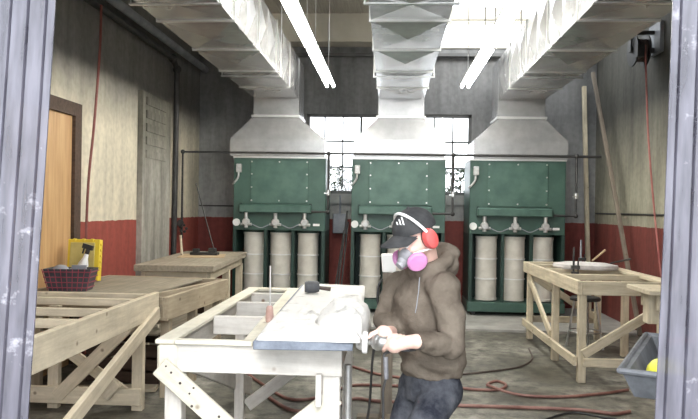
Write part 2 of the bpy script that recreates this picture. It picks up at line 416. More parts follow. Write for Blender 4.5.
# (a) front workbench, white with stone dust
T = thing('workbench', 'white dusty pine workbench holding the carved white stone', 'workbench', (-.72, 4.65, 0))
def L(x, y, z): return (x + .72, y - 4.65, z)
def fb(name, p0, p1, w, t, mat=WD_WHITE, up=(0, 0, 1)): return board(name, L(*p0), L(*p1), w, t, mat, T, V(up))
X0, X1, Y0, Y1 = -1.20, -.235, 3.5, 5.83
fb('side_rail', (X0 + .03, Y0 + .04, .80), (X0 + .03, Y1 - .04, .80), .15, .04)
fb('side_rail', (X1 - .03, Y0 + .04, .80), (X1 - .03, Y1 - .04, .80), .15, .04)
fb('end_rail', (X0 + .07, Y0 + .02, .80), (X1, Y0 + .02, .80), .15, .04)
fb('end_rail', (X0, Y1 - .02, .80), (X1, Y1 - .02, .80), .15, .04)
fb('top_board', (X0 + .04, Y0 - .03, .888), (X0 + .04, Y1, .888), .024, .10, WD_CREAM)
fb('top_board', (X0 + .092, Y0 - .005, .888), (-.70, Y0 - .005, .888), .024, .05, WD_CREAM)
fb('top_board', (X0 + .092, Y1 - .05, .888), (X1, Y1 - .05, .888), .024, .10, WD_CREAM)
fb('top_board', (-.70, Y0, .888), (-.805, Y1 - .11, .888), .024, .11, WD_CREAM)
for y in (4.27, 4.92, 5.45):
    fb('cross_slat', (X0 + .094, y, .842), (X1 - .05, y, .842), .115, .045)
bm = bmesh.new(); box(bm, L(X0 - .004, Y0 - .022, .69), L(X0 + .10, Y0 + .06, .874)); ob('corner_block', bm, WD_CREAM, T, bevel=.015)
fb('leg', (X0 + .075, Y0 + .06, 0), (X0 + .075, Y0 + .06, .80), .09, .09)
fb('leg', (X1 - .055, Y0 + .06, 0), (X1 - .055, Y0 + .06, .80), .09, .09)
fb('leg', (X0 + .1, 5.02, 0), (X0 + .1, 5.02, .80), .07, .05)
fb('leg', (X1 - .06, 5.02, 0), (X1 - .06, 5.02, .80), .07, .05)
br = fb('brace', (X0 + .02, Y0 - .040, .765), (-.36, Y0 - .040, .07), .105, .03, WD_CREAM, (.6, 0, .8))
rs = random.Random(3)
for k in range(12):
    c = V((rs.uniform(-.52, .3), -.0155 if br.matrix_local.col[1].y > 0 else .0155, rs.uniform(-.04, .04)))
    bm = bmesh.new(); cyl(bm, c, c + V((0, -.002 if c.y < 0 else .002, 0)), rs.uniform(.004, .008), n=8); ob('screw_head', bm, GREYCABLE, br)
fb('brace', (X1 - .03, Y0 + .03, .62), (-1.0, Y0 + .03, .02), .10, .03, WD_CREAM, (-.6, 0, .8))
fb('brace', (X0 + .06, 3.7, .77), (X0 + .06, 5.6, .10), .14, .03, WD_WHITE)
fb('brace', (-1.05, 5.06, .10), (X1 - .1, 5.06, .66), .09, .03, WD_WHITE)
fb('gusset', (X1 - .115, Y0 + .0, .745), (X1 - .115, Y0 + .0, .58), .11, .03, WD_WHITE, (0, 1, 0))
bm = bmesh.new(); cyl(bm, L(X1 + .02, 3.72, 0), L(X1 + .02, 3.72, .74), .02); ob('steel_prop', bm, ALU, T, True)

# (b) left front bench: open grid of wide rails
T1 = thing('workbench', 'weathered grey pine grid bench with diagonal side brace beside the curtain', 'workbench', (-2.35, 4.0, 0), math.radians(0.2))
def L1(x, y, z): return (x + 2.35, y - 4.0, z)
def b1(name, p0, p1, w, t, mat=WD_LEFT, up=(0, 0, 1)): return board(name, L1(*p0), L1(*p1), w, t, mat, T1, V(up))
b1('side_rail', (-1.865, 2.6, .80), (-1.865, 5.38, .80), .195, .045)
b1('side_rail', (-2.93, 2.6, .80), (-2.93, 5.30, .80), .195, .045)
b1('end_rail', (-2.905, 5.25, .868), (-1.89, 5.25, .868), .055, .045)
b1('end_rail', (-2.905, 2.65, .80), (-1.89, 2.65, .80), .19, .04)
for y in (4.95, 4.45, 4.02, 2.9):
    b1('cross_slat', (-2.905, y, .868), (-1.89, y, .868), .055, .045)
for x, y in ((-1.93, 5.18), (-2.6, 5.18), (-1.93, 2.8), (-2.86, 2.8), (-2.86, 4.2)):
    b1('leg', (x, y, 0), (x, y, .80), .085, .06)
b1('brace', (-1.835, 5.33, .74), (-1.835, 2.86, .06), .10, .04)
b1('stretcher', (-2.95, 5.13, .115), (-1.89, 5.13, .115), .13, .035)
b1('brace', (-2.68, 5.22, .55), (-1.95, 5.22, .05), .09, .03)
b1('brace', (-2.55, 5.12, .10), (-1.93, 5.09, .72), .10, .03)
b1('brace_block', (-2.16, 5.08, .13), (-2.06, 5.08, .24), .09, .05)

# (c) left middle bench
T2 = thing('workbench', 'grey plank bench behind the grid bench, carrying the yellow case', 'workbench', (-2.365, 6.22, 0), math.radians(-5.4))
def b2(name, p0, p1, w, t, mat=WD_MID, up=(0, 0, 1)): return board(name, p0, p1, w, t, mat, T2, V(up))
b2('side_rail', (.63, -.75, .755), (.63, .74, .755), .19, .045)
b2('side_rail', (-.64, -.75, .755), (-.64, .74, .755), .19, .045)
b2('end_rail', (-.617, -.73, .755), (.607, -.73, .755), .19, .04)
b2('end_rail', (-.617, .72, .755), (.607, .72, .755), .19, .04)
b2('top_panel', (-.12, -.70, .838), (-.12, .69, .838), .02, 1.03, WD_LEFT2)
b2('cross_slat', (.42, -.70, .825), (.60, .6, .825), .05, .035)
for x, y in ((.585, -.62), (.585, -.05), (.585, .60), (-.59, -.6), (-.59, .62)):
    b2('leg', (x, y, 0), (x, y, .66), .08, .055)
b2('stretcher', (.61, -.55, .32), (.61, .55, .32), .09, .03)
b2('stretcher', (-.55, .66, .25), (.55, .66, .25), .09, .03)
b2('shelf_panel', (0, -.55, .50), (0, .58, .50), .018, .95, WD_LEFT2)

# (d) left rear bench
T3 = thing('workbench', 'tall thick topped bench by the red wall, under the dark clamp', 'workbench', (-2.38, 8.30, 0), math.radians(3.5))
def b3(name, p0, p1, w, t, mat=WD_LEFT, up=(0, 0, 1)): return board(name, p0, p1, w, t, mat, T3, V(up))
b3('tabletop', (0, -1.12, .915), (0, 1.25, .915), .07, .86, WD_LEFT2)
b3('side_rail', (.36, -1.02, .83), (.36, 1.18, .83), .10, .04)
b3('side_rail', (-.36, -1.02, .83), (-.36, 1.18, .83), .10, .04)
b3('end_rail', (-.34, -1.0, .83), (.34, -1.0, .83), .10, .04)
b3('end_rail', (-.34, 1.16, .83), (.34, 1.16, .83), .10, .04)
for x in (-.35, .35):
    for y in (-.95, .1, 1.1):
        b3('leg', (x, y, 0 if y < .5 else .031), (x, y, .80), .09, .07)
b3('stretcher', (.35, -.9, .3), (.35, 1.05, .3), .09, .03)

# (e) right bench
T4 = thing('workbench', 'yellowed pine slatted bench standing free near the red right wall', 'workbench', (2.2, 7.55, 0), math.radians(1.2))
def L4(x, y, z): return (x - 2.2, y - 7.55, z)
def b4(name, p0, p1, w, t, mat=WD_RIGHT, up=(0, 0, 1)): return board(name, L4(*p0), L4(*p1), w, t, mat, T4, V(up))
RX0, RX1, RY0, RY1, RZ = 1.725, 2.68, 6.42, 8.75, .955
b4('side_rail', (RX0 + .02, RY0, RZ - .065), (RX0 + .02, RY1, RZ - .065), .13, .042)
b4('side_rail', (RX1 - .02, RY0, RZ - .065), (RX1 - .02, RY1, RZ - .065), .13, .042)
b4('end_rail', (RX0 + .042, RY0 + .02, RZ - .065), (RX1 - .042, RY0 + .02, RZ - .065), .13, .042)
b4('end_rail', (RX0 + .042, RY1 - .02, RZ - .065), (RX1 - .042, RY1 - .02, RZ - .065), .13, .042)
for y in (7.12, 7.72, 8.33):
    b4('cross_slat', (RX0 + .045, y, RZ - .03), (RX1 - .045, y, RZ - .03), .06, .05)
b4('top_strip', (RX1 - .09, RY0 + .05, RZ - .015), (RX1 - .09, RY1 - .05, RZ - .015), .03, .10)
for x, y in ((RX0 + .06, 6.49), (RX0 + .06, 7.42), (RX0 + .06, 8.62), (RX1 - .06, 6.49), (RX1 - .06, 7.7), (RX1 - .06, 8.62)):
    b4('leg', (x, y, 0), (x, y, RZ - .1), .07, .07)
b4('stretcher', (RX0 + .0, 6.47, .20), (RX0 + .0, 8.7, .20), .085, .035)
b4('stretcher', (RX0 + .06, 6.43, .20), (RX1 - .06, 6.43, .20), .08, .03)
b4('stretcher', (RX0 + .06, 8.68, .24), (RX1 - .06, 8.68, .24), .08, .03)
b4('brace', (RX0 + .06, 6.44, .27), (RX1 - .06, 6.44, .80), .085, .03)
b4('brace', (RX0 + .06, 8.64, .80), (RX1 - .06, 8.64, .27), .085, .03)
b4('brace', (RX0 + .03, 8.6, .80), (RX0 + .03, 7.5, .27), .085, .03)

# (f) small bench end at the right edge
T5 = thing('workbench', 'narrow pine bench half hidden behind the plastic strip', 'workbench', (2.47, 5.55, 0))
b5 = lambda n, p0, p1, w, t: board(n, p0, p1, w, t, WD_RIGHT, T5)
b5('tabletop', (-.49, 0, .985), (.5, 0, .985), .035, .5)
b5('apron', (-.40, -.16, .90), (.42, -.16, .90), .12, .03)
b5('apron', (-.40, .16, .90), (.42, .16, .90), .12, .03)
for x in (-.24, .40):
    for y in (-.10, .10): b5('leg', (x, y, 0), (x, y, .965), .09, .08)
b5('end_panel', (-.38, 0, .965), (-.38, 0, .72), .09, .12)

# ------------------------------------------------------------------ dust collectors
def collector(label, loc):
    W, D = 1.40, .78
    t = thing('dust_collector', label, 'dust collector', loc, 0, 'green cartridge dust collectors')
    x0, x1 = -W / 2, W / 2
    bm = bmesh.new(); box(bm, (x0, 0, 1.21), (x1, D, 2.30)); ob('housing', bm, GREEN, t, bevel=.006)
    bm = bmesh.new()
    box(bm, (x0 - .01, -.012, 2.30), (x1 + .01, D, 2.325)); ob('roof_flange', bm, GALV2, t)
    bm = bmesh.new(); box(bm, (-.44, -.016, 1.62), (.44, .0, 2.27))
    pn = ob('access_panel', bm, GREEN2, t, bevel=.004)
    bm = bmesh.new()
    for x in (-.42, 0, .42):
        for z in (1.66, 1.86, 2.06, 2.245):
            if x == 0 and 1.7 < z < 2.2: continue
            cyl(bm, (x, -.028, z), (x, -.014, z), .012, n=8)
    ob('bolts', bm, STEEL, pn)
    bm = bmesh.new(); box(bm, (-.59, -.12, 1.475), (.50, -.03, 1.60)); mf = ob('air_manifold', bm, GREEN2, t, bevel=.015)
    for xb in (-.60, .46):
        bm = bmesh.new(); box(bm, (xb, -.03, 1.46), (xb + .04, .01, 1.62)); ob('manifold_bracket', bm, GREEN_D, mf)
    for x in (-.485, -.04, .40):
        bm = bmesh.new()
        cyl(bm, (x, -.075, 1.36), (x, -.075, 1.48), .028, n=12)
        ball(bm, (x, -.075, 1.335), (.062, .05, .06)); cyl(bm, (x, -.13, 1.335), (x, .0, 1.335), .045, n=16)
        cyl(bm, (x - .085, -.075, 1.30), (x + .085, -.075, 1.30), .022, n=10)
        cyl(bm, (x, -.075, 1.25), (x, -.075, 1.31), .03, n=10)
        ob('pulse_valve', bm, ALU, t, True)
    bm = bmesh.new(); tube(bm, smooth_path([(-.40, -.06, 1.30), (-.26, -.06, 1.25), (-.12, -.06, 1.30), (.04, -.06, 1.30), (.18, -.06, 1.25), (.32, -.06, 1.31)]), .008, 6); ob('control_wire', bm, GREYPL, t, True)
    bm = bmesh.new(); lathe(bm, [(.001, 0), (.055, 0), (.055, -.035), (.045, -.035), (.045, -.03), (.001, -.03)], 24, V((-.645, 0, 1.325)), V((0, 1, 0))); ob('pressure_gauge', bm, WHITE, t, True)
    bm = bmesh.new(); box(bm, (-.655, -.06, 2.08), (-.575, .0, 2.21)); jb = ob('junction_box', bm, ALU, t, bevel=.008)
    bm = bmesh.new(); tube(bm, smooth_path([(-.62, -.03, 2.08), (-.63, -.03, 2.0), (-.68, -.03, 1.93), (-.715, -.01, 1.9)]), .016, 8); ob('flexible_conduit', bm, ALU, jb, True)
    bm = bmesh.new(); box(bm, (.52, -.008, 1.285), (.62, .0, 1.32)); ob('rating_plate', bm, PAPER, t)
    # lower body
    bm = bmesh.new(); box(bm, (x0, .55, .20), (x1, D, 1.21)); box(bm, (x0, 0, .20), (x0 + .05, .55, 1.21)); box(bm, (x1 - .05, 0, .20), (x1, .55, 1.21)); ob('filter_bay', bm, GREEN_D, t)
    for x in (-.2025, .2175):
        bm = bmesh.new(); box(bm, (x - .025, .0, .20), (x + .025, .06, 1.21)); ob('bay_post', bm, GREEN_D, t, bevel=.004)
    for x in (-.555, -.14, .285):
        bm = bmesh.new(); prof = [(.001, .215)]
        prof += [(.165, .215), (.165, .245)]
        for k in range(3):
            za = .25 + k * .30; zb = za + .285
            prof += [(.157, za), (.157, zb), (.163, zb + .004), (.163, zb + .012)]
        prof += [(.165, 1.15), (.165, 1.175), (.001, 1.175)]
        lathe(bm, prof, 40, V((x + .14, .22, 0))); ca = ob('filter_cartridge', bm, FILTER, t, True)
        for k in (0, 1):
            bm = bmesh.new(); zb = .25 + k * .30 + .287; lathe(bm, [(.15, zb - .008), (.166, zb - .008), (.166, zb + .010), (.15, zb + .010)], 32, V((x + .14, .22, 0))); ob('band', bm, WHITE, ca, True)
        bm = bmesh.new(); lathe(bm, [(.02, 1.175), (.168, 1.175), (.168, 1.205), (.02, 1.205)], 32, V((x + .14, .22, 0))); ob('cartridge_cap', bm, GREEN_D, ca, True)
    bm = bmesh.new(); box(bm, (x0 - .01, -.03, .06), (x1 + .01, D, .20)); ob('base', bm, GREEN, t, bevel=.006)
    for x in (x0 + .05, x1 - .10):
        for y in (.02, D - .08):
            bm = bmesh.new(); box(bm, (x, y, .0), (x + .06, y + .06, .06)); ob('foot', bm, BLACK, t)
    return t
c1 = collector('green cartridge dust collector farthest from the right bench, behind the left benches', (-1.675, 10.2, .03))
dup(c1, (.12, 10.2, .03), 'green cartridge dust collector directly behind the person')
dup(c1, (1.88, 10.2, .03), 'green cartridge dust collector standing beside the leaning timbers')

# ------------------------------------------------------------------ ducts
def duct(label, xc, w=.68, hood_x=None):
    t = thing('exhaust_duct', label, 'duct', (xc, 6.0, 2.355), 0, 'galvanised exhaust ducts')
    z0, z1 = 3.25 - 2.355, 3.85 - 2.355
    ys = [1.75, 2.6, 3.7, 4.83, 5.97, 7.08, 8.19, 9.3, 10.24]
    bm = bmesh.new(); hw = w / 2
    def panel(a, b, c, d, n):                                       # cross-broken sheet: shallow pyramid
        va = [bm.verts.new(p) for p in (a, b, c, d)]; m = bm.verts.new((V(a) + V(b) + V(c) + V(d)) / 4 + V(n) * .034)
        for i in range(4): bm.faces.new((va[i], va[(i + 1) % 4], m))
    for ya, yb in zip(ys, ys[1:]):
        ya -= 6.0; yb -= 6.0
        panel((-hw, ya, z0), (hw, ya, z0), (hw, yb, z0), (-hw, yb, z0), (0, 0, -1))
        panel((-hw, ya, z1), (hw, ya, z1), (hw, yb, z1), (-hw, yb, z1), (0, 0, 1))
        ym = (ya + yb) / 2
        for a, b in ((ya, ym), (ym, yb)):
            panel((hw, a, z0), (hw, b, z0), (hw, b, z1), (hw, a, z1), (1, 0, 0))
            panel((-hw, a, z0), (-hw, b, z0), (-hw, b, z1), (-hw, a, z1), (-1, 0, 0))
    run = ob('duct_run', bm, GALV, t)
    for y in ys[1:-1]:
        bm = bmesh.new(); y -= 6; e = .016; q = .012
        box(bm, (-hw - e, y - q, z0 - e), (hw + e, y + q, z0)); box(bm, (-hw - e, y - q, z1), (hw + e, y + q, z1 + e))
        box(bm, (-hw - e, y - q, z0), (-hw, y + q, z1)); box(bm, (hw, y - q, z0), (hw + e, y + q, z1))
        ob('standing_seam', bm, GALV2, run)
    bm = bmesh.new(); box(bm, (-hw - .01, 4.24, .62), (hw + .01, 4.86, z1)); ob('elbow', bm, GALV, t, bevel=.01)
    bm = bmesh.new(); box(bm, (-hw - .03, 4.215, .60), (hw + .03, 4.885, .635)); ob('collar', bm, GALV2, t)
    hx0, hx1 = hood_x
    def rect(xa, xb, ya, yb, z): return [V((xa, ya, z)), V((xb, ya, z)), V((xb, yb, z)), V((xa, yb, z))]
    bm = bmesh.new()
    loft(bm, [rect(hx0, hx1, 4.21, 4.97, 0), rect(hx0, hx1, 4.21, 4.97, .27), rect(-hw, hw, 4.24, 4.86, .61)])
    ob('hood', bm, GALV, t)
    for y in (2.4, 5.4, 8.4):
        bm = bmesh.new()
        for x in (-hw - .03, hw + .03): cyl(bm, (x, y - 6, z0 - .03), (x, y - 6, ZC - 2.355), .006, n=6)
        box(bm, (-hw - .04, y - 6.02, z0 - .035), (hw + .04, y - 5.98, z0 - .022))
        ob('hanger', bm, STEEL, t)
    return t
duct('galvanised duct nearest the wooden door, ending in a hood on the first collector', -1.755, hood_x=(-.69, .76))
duct('galvanised duct between the two light rows, ending in front of the window', .145, hood_x=(-.70, .66))
duct('galvanised duct nearest the hose reel, ending in a hood beside the leaning timbers', 1.93, hood_x=(-.70, .68))

# ------------------------------------------------------------------ lights
def fixture(label, x, y0, y1, z=3.3):
    t = thing('fluorescent_light', label, 'ceiling light', (x, (y0 + y1) / 2, z), 0, 'hanging fluorescent strip lights')
    h = (y1 - y0) / 2 - .01
    bm = bmesh.new()
    box(bm, (-.055, -h, .055), (.055, h, .075)); box(bm, (-.035, -h, .075), (.035, h, .12)); ob('housing', bm, WHITE, t)
    for s in (-.045, .045):
        bm = bmesh.new(); cyl(bm, (s, -h + .03, .018), (s, h - .03, .018), .019, n=12); ob('tube', bm, TUBE, t, True)
        for e in (-1, 1):
            bm = bmesh.new(); box(bm, (s - .016, e * (h - .02) - .012, -.005), (s + .016, e * (h - .02) + .012, .06)); ob('lamp_holder', bm, WHITE, t)
    for e in (-.7, .7):
        bm = bmesh.new(); cyl(bm, (0, e * h, .12), (0, e * h, ZC - z), .005, n=6); ob('hanging_wire', bm, STEEL, t)
fixture('lit fluorescent strip near the back window, hanging beside the first duct', -.87, 7.25, 9.62)
fixture('lit fluorescent strip hanging overhead between the first and middle duct', -.87, 4.85, 7.22)
fixture('lit fluorescent strip near the back window, hanging beside the last duct', 1.02, 7.25, 9.62)
fixture('lit fluorescent strip hanging overhead between the middle and last duct', 1.02, 4.85, 7.22)

# ------------------------------------------------------------------ pipes, hoses, reel
def pipe(name, label, cat, paths, r, mat, fit=1.5, group=None):
    bm = bmesh.new()
    for p in paths:
        p = [V(q) for q in p]; tube(bm, p, r, 10)
        for q in p[1:-1]: ball(bm, q, r * fit, seg=10)
    return tag(ob(name, bm, mat, None, True), label, cat, group)
pipe('iron_pipe', 'black iron pipe running high along the left wall and down past the stained pilaster', 'pipe',
     [[(-3.14, 3.0, 3.72), (-3.14, 9.58, 3.70), (-3.10, 9.66, 3.56), (-3.10, 9.60, .05)]], .042, BLACKPIPE)
pipe('conduit', 'wide grey pipe running along the top of the left wall to the back corner', 'pipe', [[(-3.10, 3.0, 3.86), (-3.10, 11.17, 3.86)]], .055, GREYPL)
bm = bmesh.new(); PY = 10.08
segs = [[(-3.13, PY, 1.10), (-3.13, PY, 2.405), (3.05, PY, 2.395)]]
for X, mx in ((-.92, -1.170), (.92, .625), (2.70, 2.385)):
    segs.append([(X, PY, 2.40), (X, PY, 1.53), (mx, PY, 1.53)])
for s in segs:
    s = [V(q) for q in s]; tube(bm, s, .02, 8)
    for q in s[1:-1]: ball(bm, q, .034, seg=10)
for X in (-.92, .92, 2.70): ball(bm, (X, PY, 2.4), .036, seg=10)
ap = tag(ob('air_pipe', bm, BLACKPIPE, None, True), 'black compressed air pipe crossing in front of all three hoods with drops to each collector', 'pipe')
bm = bmesh.new()
bm.free()
for X in (-.92, .92, 2.70):
    bm = bmesh.new(); cyl(bm, (X, PY, 1.78), (X, PY, 1.86), .034, n=10); box(bm, (X - .06, PY - .05, 1.80), (X + .01, PY - .03, 1.82)); ob('shutoff_valve', bm, STEEL, ap, True)
bm = bmesh.new(); lathe(bm, [(.001, 0), (.05, 0), (.055, .02), (.05, .04), (.001, .04)], 14, V((-3.13, PY - .09, 1.33)), V((0, 1, 0))); cyl(bm, (-3.13, PY - .05, 1.33), (-3.13, PY, 1.33), .015)
for k in range(5): ball(bm, (-3.09 + .05 * math.cos(k * 1.3), PY - .06, 1.25 + .05 * math.sin(k * 1.3)), .022, seg=8)
ob('valve_cluster', bm, BLACKPIPE, ap, True)
pipe('conduit', 'thin dark conduit low on the back wall beside the first collector', 'conduit', [[(-3.18, 11.188, 1.60), (-2.42, 11.188, 1.60)]], .012, BLACKPIPE)
pipe('conduit', 'thin grey conduit along the olive right wall above the red dado', 'conduit', [[(3.288, 6.0, 1.57), (3.288, 11.1, 1.57)]], .012, BLACKPIPE)
bm = bmesh.new(); tube(bm, smooth_path([(-3.08, 7.02, 3.70), (-3.08, 7.0, 3.2), (-3.10, 6.93, 2.4), (-3.11, 6.84, 1.8), (-3.11, 6.79, .9), (-3.11, 6.78, .02)]), .014, 8)
tag(ob('air_hose', bm, M('dark_red_hose', (.16, .04, .03), (.24, .07, .055), 5, .5), None, True), 'dark red hose hanging down the left wall beside the door', 'hose')
# hose reel on right wall
rc = V((3.08, 8.70, 3.62))
R_ = thing('hose_reel', 'black hose reel with red hose mounted high on the right wall', 'hose reel', rc)
bm = bmesh.new(); box(bm, (.17, -.20, -.05), (.22, .16, .32)); ob('wall_plate', bm, GREYPL, R_)
bm = bmesh.new()
bm.free()
for x in (-.09, .06):
    bm = bmesh.new(); lathe(bm, [(.03, 0), (.20, 0), (.20, .015), (.03, .015)], 24, V((x, 0, 0)), V((1, 0, 0))); ob('side_disc', bm, BLACK, R_, True)
bm = bmesh.new(); cyl(bm, (-.10, 0, 0), (.19, 0, 0), .035); box(bm, (-.12, -.03, -.02), (-.10, .03, .24)); box(bm, (-.12, -.03, .20), (.2, .03, .24)); box(bm, (-.10, -.22, -.12), (-.02, -.12, .02)); ob('bracket', bm, BLACKPIPE, R_)
bm = bmesh.new()
for k in range(4):
    x = -.065 + k * .036
    tube(bm, [(x, .13 * math.cos(a), .13 * math.sin(a)) for a in [i * 2 * PI / 20 for i in range(21)]], .017, 6)
ob('coiled_hose', bm, GREYCABLE, R_, True)
pts = [V((3.10, 8.57, 3.66)), V((3.12, 8.58, 3.3)), V((3.17, 8.62, 2.6)), V((3.20, 8.56, 2.0)), V((3.22, 8.46, 1.45)), V((3.24, 8.32, .85)), V((3.25, 8.25, .4)), V((3.24, 8.22, .02))]
pts = [p - rc for p in pts]
bm = bmesh.new(); tube(bm, smooth_path(pts), .012, 8); ob('hanging_hose', bm, M('pale_red_hose', (.30, .085, .075), (.40, .15, .13), 5, .5), R_, True)

def floorhose(label, pix, r=.016, mat=PINKHOSE, cat='hose', name='air_hose', group=None, z=None, extra=None):
    P_ = []
    for q in pix:
        p = onz(q[0], q[1], r); p.z = r + (q[2] if len(q) > 2 else 0) + .002; P_.append(p)
    if extra: P_ += extra
    bm = bmesh.new(); tube(bm, smooth_path(P_, 8), r, 8)
    return tag(ob(name, bm, mat, None, True), label, cat, group)
floorhose('pinkish hose across the floor with one small loop beside the person',
          [(245, 372), (262, 384), (289, 399), (320, 397), (350, 386), (383, 385.5), (420, 387), (450, 387.5), (480, 390), (500, 389.5, .0), (506, 385), (497, 381.3), (488, 384, .0), (492, 391, .034), (519, 395, .0), (559, 397), (600, 394), (628, 390)], .013)
floorhose('dusty red hose on the floor running nearest the curtain opening',
          [(262, 390), (271, 399), (295, 411), (330, 409), (352, 399), (375, 401), (400, 402.5), (443, 405), (500, 407), (559, 409), (590, 411), (614, 414), (630, 411.5)], .014)
floorhose('red hose curving on the floor beside the front bench legs',
          [(322, 357), (347, 365), (377, 374), (399, 377.5), (415, 380.5), (436, 378.5)], .013)
floorhose('thin dark cable looping from the person toward the yellowed bench', [(446, 376), (457, 375), (490, 371.5), (519, 367), (532, 359), (529, 349)], .009, GREYCABLE, 'cable', 'power_cable')
floorhose('thin black cable on the floor close to the curtain strip', [(538, 423), (556, 416), (575, 412.8), (600, 417), (625, 421)], .008, BLACK, 'cable', 'power_cable')

# leaning timbers
def lean(label, p0, p1, w, t, mat, name='timber'):
    o = board(name, p0, p1, w, t, mat, None, V((0, 1, 0)))
    return tag(o, label, 'timber')
lean('pale upright timber standing in the back corner by the last collector', (3.12, 10.80, .035), (3.07, 11.10, 3.6), .07, .06, WD_RIGHT)
lean('long dark pole leaning up toward the last duct along the right wall', (3.20, 8.85, .03), (3.06, 10.60, 3.72), .055, .05, WD_POLE)

# rods between the collectors
for k, (xa, xb, z) in enumerate(((-.80, -.655, 1.55), (-.745, -.64, 1.38), (-.85, -.70, 1.25))):
    bm = bmesh.new(); cyl(bm, (xa, 10.16, .045), (xb, 10.45, z), .014, n=8)
    tag(ob('steel_rod', bm, BLACKPIPE, None, True), 'black steel rod leaning in the gap beside the middle collector', 'rod', 'rods in the collector gap')
bm = bmesh.new(); box(bm, (-.93, 11.05, 1.18), (-.70, 11.195, 1.50)); sw = ob('switch_box', bm, GREYPL, None, bevel=.01); tag(sw, 'grey switch box on the red wall between two collectors', 'switch box')
bm = bmesh.new(); cyl(bm, (-.82, 11.15, 1.5), (-.82, 11.15, 1.8), .018); ob('conduit_stub', bm, GREYPL, sw)

# ------------------------------------------------------------------ strip curtain
def strip(label, x0, x1, y, lean_deg):
    bm = bmesh.new(); ztop = 3.44
    n = 110; a = []; b = []
    for i in range(n + 1):
        u = i / n; x = x0 + (x1 - x0) * u
        d = (u * 5.0) % 1.0; bumpv = .008 * max(0, 1 - abs(d - .5) / .09) + .006 * math.sin(u * PI * 2.2 + 1)
        a.append(V((x, bumpv - .0022, 0))); b.append(V((x, bumpv * .3 + .0022 + .006 * math.sin(u * PI * 2.2 + 1) * .7, 0)))
    sec = a + b[::-1]
    rings = []
    for k in range(25):
        z = -3.38 * k / 24; rings.append([p + V((.004 * math.sin(z * 2.3 + p.x * 9), .006 * math.sin(z * 1.7 + p.x * 5), z)) for p in sec])
    xm = (x0 + x1) / 2
    rings = [[p - V((xm, 0, 0)) for p in r] for r in rings]
    loft(bm, rings)
    o = ob('curtain_strip', bm, STRIP, None, True); o.location = (xm, y, ztop); o.rotation_euler = (0, math.radians(lean_deg), 0)
    return tag(o, label, 'curtain strip', 'plastic door strips')
strip('clear ribbed plastic strip hanging at the door edge beside the grid bench', -.96, -.755, 1.60, 2.8)
strip('clear ribbed plastic strip hanging behind the outer left door strip', -1.10, -.90, 1.64, 2.6)
strip('clear ribbed plastic strip hanging at the door edge beside the grey tray', .685, .885, 1.60, 1.8)
strip('clear ribbed plastic strip hanging behind the outer right door strip', .79, .99, 1.64, 1.8)
bm = bmesh.new(); box(bm, (DX0 - .1, 1.46, 3.44), (DX1 + .1, 1.68, 3.50)); tag(ob('curtain_rail', bm, STEEL), 'steel rail over the doorway carrying the plastic strips', 'rail')

# ------------------------------------------------------------------ stone on the front bench
SL = bmesh.new()
p = [(-.655, 3.27), (-.17, 3.30), (-.225, 5.72), (-.735, 5.70)]
loft(SL, [[V((x, y, .902)) for x, y in p], [V((x, y, .945)) for x, y in p]])
tag(ob('stone_slab', SL, SLATE, None, bevel=.004), 'blue grey stone slab lying on the white workbench', 'stone slab')
bm = bmesh.new()
NX, NY = 60, 110
def reliefz(u, v):
    x = -.665 + .055 * 0 + (.53) * u; y = 3.29 + 2.40 * v
    fl = max(.25, 1 - 1.1 * v)
    h = .012 + .022 * fl
    n = noise.fractal(V((x * 5, y * 3, 1.3)), .8, 2.1, 4)
    h += .020 * n * fl
    # carved folds, flowing diagonally
    h += .016 * fl * math.sin(10 * x + 7 * y + 3 * n) * min(1, max(0, u * 2))
    # rounded shoulder at the right
    h += .05 * math.exp(-((u - .8) / .2) ** 2) * math.exp(-((v - .25) / .22) ** 2)
    e = min(u / .04, (1 - u) / .05, v / .02, (1 - v) / .02, 1.0)
    return max(.002, h * max(0, e) ** .5)
top = [[bm.verts.new((-.645 - .07 * (j / NY) + (.60 + .0 * j) * (i / NX) * (.86), 3.285 + 2.40 * j / NY, .945 + reliefz(i / NX, j / NY))) for i in range(NX + 1)] for j in range(NY + 1)]
bot = [[None] * (NX + 1) for _ in range(NY + 1)]
for j in range(NY):
    for i in range(NX): bm.faces.new((top[j][i], top[j][i + 1], top[j + 1][i + 1], top[j + 1][i]))
edge = [top[0][i] for i in range(NX + 1)] + [top[j][NX] for j in range(1, NY + 1)] + [top[NY][i] for i in range(NX - 1, -1, -1)] + [top[j][0] for j in range(NY - 1, 0, -1)]
low = [bm.verts.new((v.co.x, v.co.y, .946)) for v in edge]
for k in range(len(edge)): bm.faces.new((edge[k], edge[(k + 1) % len(edge)], low[(k + 1) % len(edge)], low[k]))
bm.faces.new(low)
carv = tag(ob('stone_carving', bm, STONE, None, True), 'white carved stone relief with a draped rounded end in front of the grinder', 'stone carving')
